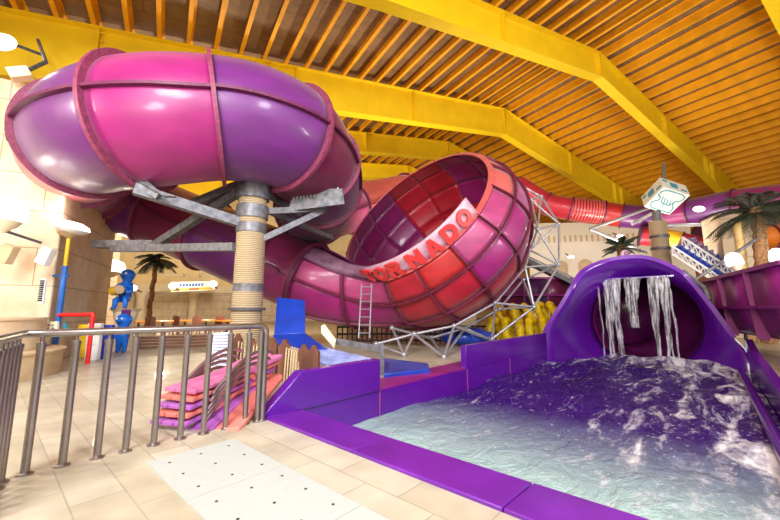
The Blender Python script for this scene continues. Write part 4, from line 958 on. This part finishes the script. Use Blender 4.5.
m.build('printed_marks', M['galv'], bd)
m = MB(); m.prism([A(64, 322, 8.4), A(68, 331, 8.4), A(62, 331, 8.4)], (0, .05, 0)); m.build('teal_fin', M['teal'], loc=A(64, 331, 8.4), label='small teal fin by the foot of the blue pole', cat='panel')
for px, py, wd, hh, mt, lab in ((81, 350, .28, .9, 'yellowpaint', 'yellow playground panel behind the handrail'), (92, 352, .34, .95, 'white', 'white playground panel between the yellow and red panels'), (99, 345, .22, .6, 'redpipe', 'red playground panel right of the white one'), (106, 351, .22, .9, 'blue', 'narrow blue playground panel left of the blue statue')):
    q = G(px, py + 8); b = MB(); b.box((q.x, q.y, hh / 2), (wd, .12, hh)); b.box((q.x, q.y - .07, hh * .6), (wd * .55, .03, hh * .35)); b.build('playground_panel', M[mt], loc=q, label=lab, cat='panel', group='coloured playground panels', bevel=.02)
for k, (px, py, Y, lab) in enumerate(((46, 256, 8.4, 'white square speaker on the right flank of the left pillar'), (8, 254, 8.0, 'beige box on the left pillar below the glowing lamp'))):
    q = A(px, py, Y); b = MB(); b.box(q, (.26, .18, .42), Matrix.Rotation(R(20), 4, 'Y')); b.build('wall_speaker', M['white' if k == 0 else 'tan'], loc=q, label=lab, cat='speaker', bevel=.015)
q = A(42.5, 291, 8.2); v_ = empty('vent_grille', 'narrow black louvred vent on the left pillar', 'vent', q)
MB().box(q, (.13, .05, .56)).build('frame', M['white'], v_)
m = MB()
for k in range(10): m.box(q + Vector((0, -.03, -.22 + k * .05)), (.09, .03, .034))
m.build('louvres', M['black'], v_)

# blue statues, plain painted figures
def skin(name, joints, edges, mat, parent, sc=1.0):
    me = bpy.data.meshes.new(name); inv = FRAME[parent.name].inverted()
    me.from_pydata([tuple(inv @ Vector(j[0])) for j in joints], edges, []); o = bpy.data.objects.new(name, me); COL.objects.link(o); o.parent = parent
    md = o.modifiers.new('skin', 'SKIN'); sv = me.skin_vertices[0].data
    for i, j in enumerate(joints): sv[i].radius = (j[1] * sc, j[1] * sc)
    sv[0].use_root = True; md.use_smooth_shade = True
    s2 = o.modifiers.new('sub', 'SUBSURF'); s2.levels = s2.render_levels = 2; me.materials.append(mat); FRAME[o.name] = FRAME[parent.name]; return o
def statue(label, o, sitting, sc=1.0):
    root = empty('statue', label, 'statue', o); V = lambda x, y, z: o + Vector((x, y, z)) * sc
    if sitting:
        J = [(V(0, 0, .42), .20), (V(0, 0, .72), .20), (V(0, 0, .95), .15), (V(.02, -.02, 1.08), .10), (V(.04, -.03, 1.34), .36), (V(.05, -.04, 1.58), .12),
             (V(-.24, -.04, .92), .09), (V(-.45, -.14, .72), .08), (V(-.28, -.3, .62), .07), (V(.24, -.08, .90), .09), (V(.40, -.2, .66), .08), (V(.22, -.34, .62), .07),
             (V(-.10, -.1, .36), .13), (V(-.06, -.42, .34), .11), (V(-.04, -.44, .05), .08), (V(-.02, -.6, .02), .07), (V(.16, -.1, .36), .13), (V(.30, -.40, .40), .11), (V(.36, -.42, .10), .08), (V(.42, -.56, .06), .07)]
    else:
        J = [(V(0, 0, .55), .24), (V(0, 0, .85), .24), (V(0, 0, 1.02), .16), (V(0, 0, 1.08), .14), (V(0, -.02, 1.36), .40), (V(0, -.02, 1.64), .13),
             (V(-.24, -.02, .95), .09), (V(-.30, -.1, .70), .08), (V(-.28, -.22, .5), .07), (V(.24, -.02, .95), .09), (V(.40, -.2, .85), .08), (V(.55, -.3, .95), .07),
             (V(-.12, 0, .45), .13), (V(-.13, -.02, .25), .10), (V(-.13, 0, .08), .09), (V(-.13, -.16, .06), .08), (V(.12, 0, .45), .13), (V(.13, -.02, .25), .10), (V(.13, 0, .08), .09), (V(.13, -.16, .06), .08)]
    E_ = [(0, 1), (1, 2), (2, 3), (3, 4), (4, 5), (2, 6), (6, 7), (7, 8), (2, 9), (9, 10), (10, 11), (0, 12), (12, 13), (13, 14), (14, 15), (0, 16), (16, 17), (17, 18), (18, 19)]
    skin('body', J, E_, M['statue'], root, sc); h = J[4][0]; hr = J[4][1] * sc * .72
    for s in (-1, 1):
        MB().ball(h + Vector((s * hr * .35, -hr * .92, hr * .15)), hr * .16, 10).build('eye', M['white'], root); MB().ball(h + Vector((s * hr * .98, 0, 0)), hr * .22, 10).build('ear', M['statue'], root)
    MB().tube([h + Vector((hr * .4 * math.cos(a), -hr * .97 - .0, -hr * .25 + hr * .2 * math.sin(a))) for a in [math.pi + math.pi * k / 8 for k in range(9)]], .012, 6).build('mouth', M['black'], root)
    MB().ball(h + Vector((0, -hr * 1.02, -.02)), hr * .13, 10).build('nose', M['statue'], root)
    return root
q = A(124, 308, 11.6); s1 = statue('bright blue seated statue holding a yellow drum on a high plinth', Vector((q.x, q.y, q.z - .02)), True, .82)
q2 = q + Vector((-.02, -.33, .53)); dr_ = empty('drum', 'yellow drum in the lap of the seated blue statue', 'drum', q2); MB().tube([q2 + Vector((-.12, .0, 0)), q2 + Vector((.16, -.14, .04))], [.15, .13], 16).build('shell', M['yellowpaint'], dr_); MB().tube([q2 + Vector((.15, -.135, .04)), q2 + Vector((.18, -.15, .045))], .14, 16).build('drum_skin', M['tan'], dr_)
q3 = Vector((q.x, q.y + .1, 0)); zt = q.z
pd = empty('plinth', 'flared cream stone plinth under the seated blue statue', 'plinth', q3)
MB().lathe([(.34, 0), (.30, .2), (.26, zt - .5), (.34, zt - .12), (.46, zt - .02)], q3, 20).build('shaft', M['cream'], pd)
MB().box(A(126, 314, 11.1), (.26, .05, .26)).build('plaque', M['purple'], pd)
q = G(121, 353); statue('bright blue standing statue with a round smiling head behind the handrail', q, False, .74)

# ------------------------------------------------------------------ cafe and clutter under the back wall
fe = G(195, 348); ft = empty('planter_wall', 'long low brown planter wall with ridged face across the far left floor', 'planter wall', fe)
p0, p1 = G(128, 350), G(246, 345.5)
m = MB()
for k in range(4): m.prism([p0 + Vector((0, 0, .02 + k * .105)), p1 + Vector((0, 0, .02 + k * .105)), p1 + Vector((0, .3, .02 + k * .105)), p0 + Vector((0, .3, .02 + k * .105))], (0, 0, .075))
m.build('timber_face', M['wood'], ft); m = MB(); m.prism([p0 + Vector((0, .05, 0)), p1 + Vector((0, .05, 0)), p1 + Vector((0, .9, 0)), p0 + Vector((0, .9, 0))], (0, 0, .40)); m.build('core', M['tan'], ft)
tnames = ['left of the slim palm', 'right of the slim palm', 'below the banner, left one', 'below the banner, right one', 'nearest the rope wrapped column']
def cafe_table(label):
    t = empty('cafe_table', label, 'table', (0, 0, 0), 0, 'orange cafe tables'); MB().lathe([(.55, .70), (.58, .72), (.58, .76), (.5, .77)], n=20).build('top', M['orangetube'], t, local=True)
    MB().lathe([(.3, 0), (.28, .03), (.06, .06), (.05, .70)], n=14).build('pedestal', M['galv_dark'], t, local=True); return t
ct = None
for k, (px, Y) in enumerate(((140, 17), (164, 18), (186, 19), (207, 19.5), (228, 19))):
    q = A(px, 310, Y); lab = 'small round orange cafe table %s' % tnames[k]
    if ct is None: ct = cafe_table(lab); ct.location = (q.x, q.y, 0)
    else: dup(ct, lab, (q.x, q.y, 0), 0)
def cafe_chair(label):
    t = empty('cafe_chair', label, 'chair', (0, 0, 0), 0, 'brown cafe chairs by the orange tables'); MB().box((0, 0, .45), (.42, .42, .05)).build('seat', M['wood'], t, local=True, bevel=.02)
    m = MB(); m.prism([(-.21, .19, .47), (.21, .19, .47), (.21, .22, .95), (.1, .23, 1.0), (-.1, .23, 1.0), (-.21, .22, .95)], (0, .04, 0)); m.build('backrest', M['wood'], t, local=True)
    for x in (-.18, .18):
        for y in (-.18, .18): MB().box((x, y, .215), (.04, .04, .43)).build('leg', M['wood'], t, local=True)
    return t
cc = None
for k, (px, Y, rz) in enumerate(((150, 16.2, 20), (173, 17.2, -30), (180, 19.8, 160), (196, 18.3, 10), (216, 18.6, -20), (222, 20.2, 190))):
    q = A(px, 310, Y); lab = 'brown cafe chair by the orange tables, %s' % ['nearest the slim palm', 'second from the slim palm', 'third from the slim palm', 'fourth from the slim palm', 'second from the rope column', 'nearest the rope column'][k]
    if cc is None: cc = cafe_chair(lab); cc.location = (q.x, q.y, 0); cc.rotation_euler = (0, 0, R(rz))
    else: dup(cc, lab, (q.x, q.y, 0), R(rz))
# banner with two wall lights
bq = [A(171, 282, 27), A(215, 281, 29), A(215, 290, 29), A(171, 292, 27)]; bn = empty('banner', 'white banner with coloured print between two glaring lights on the back wall', 'banner', (bq[2] + bq[3]) / 2)
m = MB(); m.prism(bq, (0, .06, 0)); m.build('sheet', M['white'], bn)
def inb(u, v): return (bq[0].lerp(bq[1], u)).lerp(bq[3].lerp(bq[2], u), v) + Vector((0, -.03, 0))
m = MB()
for k in range(9): m.prism([inb(.12 + k * .07, .24), inb(.17 + k * .07, .22), inb(.165 + k * .07, .48), inb(.115 + k * .07, .5)], (0, -.02, 0))
m.build('print_row', M['bluepole'], bn)
m = MB(); m.prism([inb(.05, .68), inb(.95, .66), inb(.95, .9), inb(.05, .92)], (0, -.02, 0)); m.build('print_band', M['yellowpaint'], bn)
m = MB(); m.prism([inb(.4, .72), inb(.62, .72), inb(.62, .88), inb(.4, .88)], (0, -.035, 0)); m.build('print_patch', M['redpipe'], bn)
for px, py, lab in ((173, 286, 'glaring wall light at the left end of the white banner'), (213, 284, 'glaring wall light at the right end of the white banner'), (133, 288, 'glaring wall light behind the seated blue statue')):
    q = A(px, py, 25.5); fx = empty('wall_light', lab, 'lamp', q); MB().ball(q, .3, 14, (1, .6, .75)).build('lens', M['glowwarm'], fx); MB().tube([q, q + Vector((-.5, 1.6, -.2))], .06, 8).build('bracket', M['galv_dark'], fx); point('lamp_light', q + Vector((0, -.6, .1)), 420, .3, (1, .85, .6))
# white ruled board behind the chairs
wb = empty('ruled_board', 'white board with fine blue lines behind the stacked chairs', 'board', G(221, 363)); a, c = A(213, 333, 7.2), A(229, 332, 7.0); 
m = MB(); m.prism([a, c, Vector((c.x, c.y, .18)), Vector((a.x, a.y, .18))], (0, .05, 0)); m.build('panel', M['white'], wb)
m = MB()
for k in range(11):
    t = .06 + k * .085; m.prism([a.lerp(Vector((a.x, a.y, .18)), t) + Vector((.02, -.012, 0)), c.lerp(Vector((c.x, c.y, .18)), t) + Vector((-.02, -.012, 0)), c.lerp(Vector((c.x, c.y, .18)), t + .03) + Vector((-.02, -.012, 0)), a.lerp(Vector((a.x, a.y, .18)), t + .03) + Vector((.02, -.012, 0))], (0, .01, 0))
m.build('ruled_lines', M['paleblue'], wb)
for s in (a, c): MB().bar((s.x, s.y + .03, 0), (s.x, s.y + .03, s.z - .02), .035, .035).build('leg', M['wood'], wb)

# dark fence and pink chairs in the gap below the funnel
p0, p1 = A(338, 310, 14.2), A(496, 310, 14.6); fn = empty('picket_fence', 'dark fence with close uprights in the gap under the funnel', 'fence', Vector(((p0.x + p1.x) / 2, p0.y, 0)))
for z in (.10, .36, .64):
    MB().bar((p0.x, p0.y, z), (p1.x, p1.y, z), .07, .08).build('fence_rail', M['black'], fn)
for k in range(34):
    t = k / 33; q = p0.lerp(p1, t); MB().box((q.x, q.y - .03, .34), (.05, .05, .68)).build('upright', M['black'], fn)
m = MB(); m.prism([Vector((p0.x, p0.y + 3.4, 0)), Vector((p1.x, p1.y + 3.4, 0)), Vector((p1.x, p1.y + 3.4, 1.9)), Vector((p0.x, p0.y + 3.4, 1.9))], (0, .2, 0)); m.build('wall_low', M['cream'], loc=Vector(((p0.x + p1.x) / 2, p0.y + 3.4, 0)), label='low cream wall behind the dark picket fence', cat='wall', kind='structure')
def pink_chair(label):
    t = empty('garden_chair', label, 'chair', (0, 0, 0), 0, 'pink garden chairs under the funnel'); MB().lathe([(.26, .40), (.28, .43), (.26, .46)], n=16).build('seat', M['pinkwood'], t, local=True)
    MB().tube([(.25 * math.cos(a), .22, .48 + .42 * math.sin(a)) for a in [math.pi * k / 10 for k in range(11)]], .025, 8).build('back_hoop', M['pinkwood'], t, local=True)
    for x in (-.17, .17):
        for y in (-.17, .17): MB().tube([(x, y, .41), (x * 1.2, y * 1.2, 0)], .02, 8).build('leg', M['pinkwood'], t, local=True)
    return t
pk = None
for k, (px, Y, rz, lab) in enumerate(((390, 15.4, 10, 'pink garden chair under the funnel, nearest the ladder'), (404, 16.1, 170, 'pink garden chair under the funnel, second from the ladder'), (424, 15.8, -30, 'pink garden chair under the funnel, third from the ladder'), (438, 15.4, 80, 'pink garden chair under the funnel, farthest from the ladder'))):
    q = A(px, 310, Y)
    if pk is None: pk = pink_chair(lab); pk.location = (q.x, q.y, 0); pk.rotation_euler = (0, 0, R(rz))
    else: dup(pk, lab, (q.x, q.y, 0), R(rz))

# rocks and ledge at the right behind the pool wall
b = MB(); b.prism([PV(1.45, 6.5, 0), PV(1.45, 11.6, 0), PV(2.6, 11.6, 0), PV(2.6, 6.5, 0)], (0, 0, .54)); b.build('stone_ledge', M['tan'], loc=PV(2.0, 9.0, 0), label='low tan stone ledge under the ribbed plum flume', cat='ledge', bevel=.06)
for k, (px, py, s, lab) in enumerate(((772, 362, .42, 'grey rock on the stone ledge right of the pool, largest of the three'), (757, 353, .34, 'grey rock on the stone ledge right of the pool, middle one'), (745, 346, .28, 'smallest grey rock on the stone ledge right of the pool'))):
    q = G(px, py, .1); me = MB(); me.ball((0, 0, 0), s * .62, 18, (1.3, 1, .75)); me.v = [p * (1 + .22 * noise.noise(p * 3 + Vector((k * 5, 0, 0)))) for p in me.v]
    qq = PV(1.75, 9.6 - k * 1.25, .54 + s * .36); me.build('rock', M['rock'], loc=qq, local=True, label=lab, cat='rock', group='rocks beside the pool wall', sharp=50)
# grey support pipes near the hood
gp = empty('brace_pipe', 'slanting grey pipe rising right from behind the hood to the palm', 'pipe', A(693, 281, 13.6)); MB().tube([A(690, 283, 13.6), A(758, 238, 13.9)], .06, 10).build('pipe', M['galv'], gp)
gp = empty('brace_pipe', 'short grey pipe with an elbow on the right flank of the hood', 'pipe', A(702, 290, 11.6)); MB().tube(spline([A(683, 271, 12.0), A(697, 283, 11.6), A(704, 288, 11.4), A(709, 300, 11.2)], 5), .075, 12).build('pipe', M['galv'], gp, sharp=60)
gp = empty('gangway', 'sloping dark walkway crossing behind the space frame', 'walkway', A(545, 285, 17)); MB().bar(A(508, 252, 17.5), A(582, 288, 16.5), .9, .22).build('deck', M['galv_dark'], gp); MB().bar(A(508, 247, 17.1), A(582, 282, 16.1), .06, .06).build('side_rail', M['galv'], gp)
# red slide corner at the left edge
rs = empty('slide_end', 'corner of a ribbed red slide at the far left edge', 'water slide', A(-6, 98, 10)); MB().box(A(-6, 96, 10), (1.1, .8, .75)).build('trough', M['red'], rs, bevel=.05)
for k in range(5): MB().box(A(-8 + k * 4.6, 90, 9.5), (.04, .12, .3)).build('rib', M['crimson'], rs)
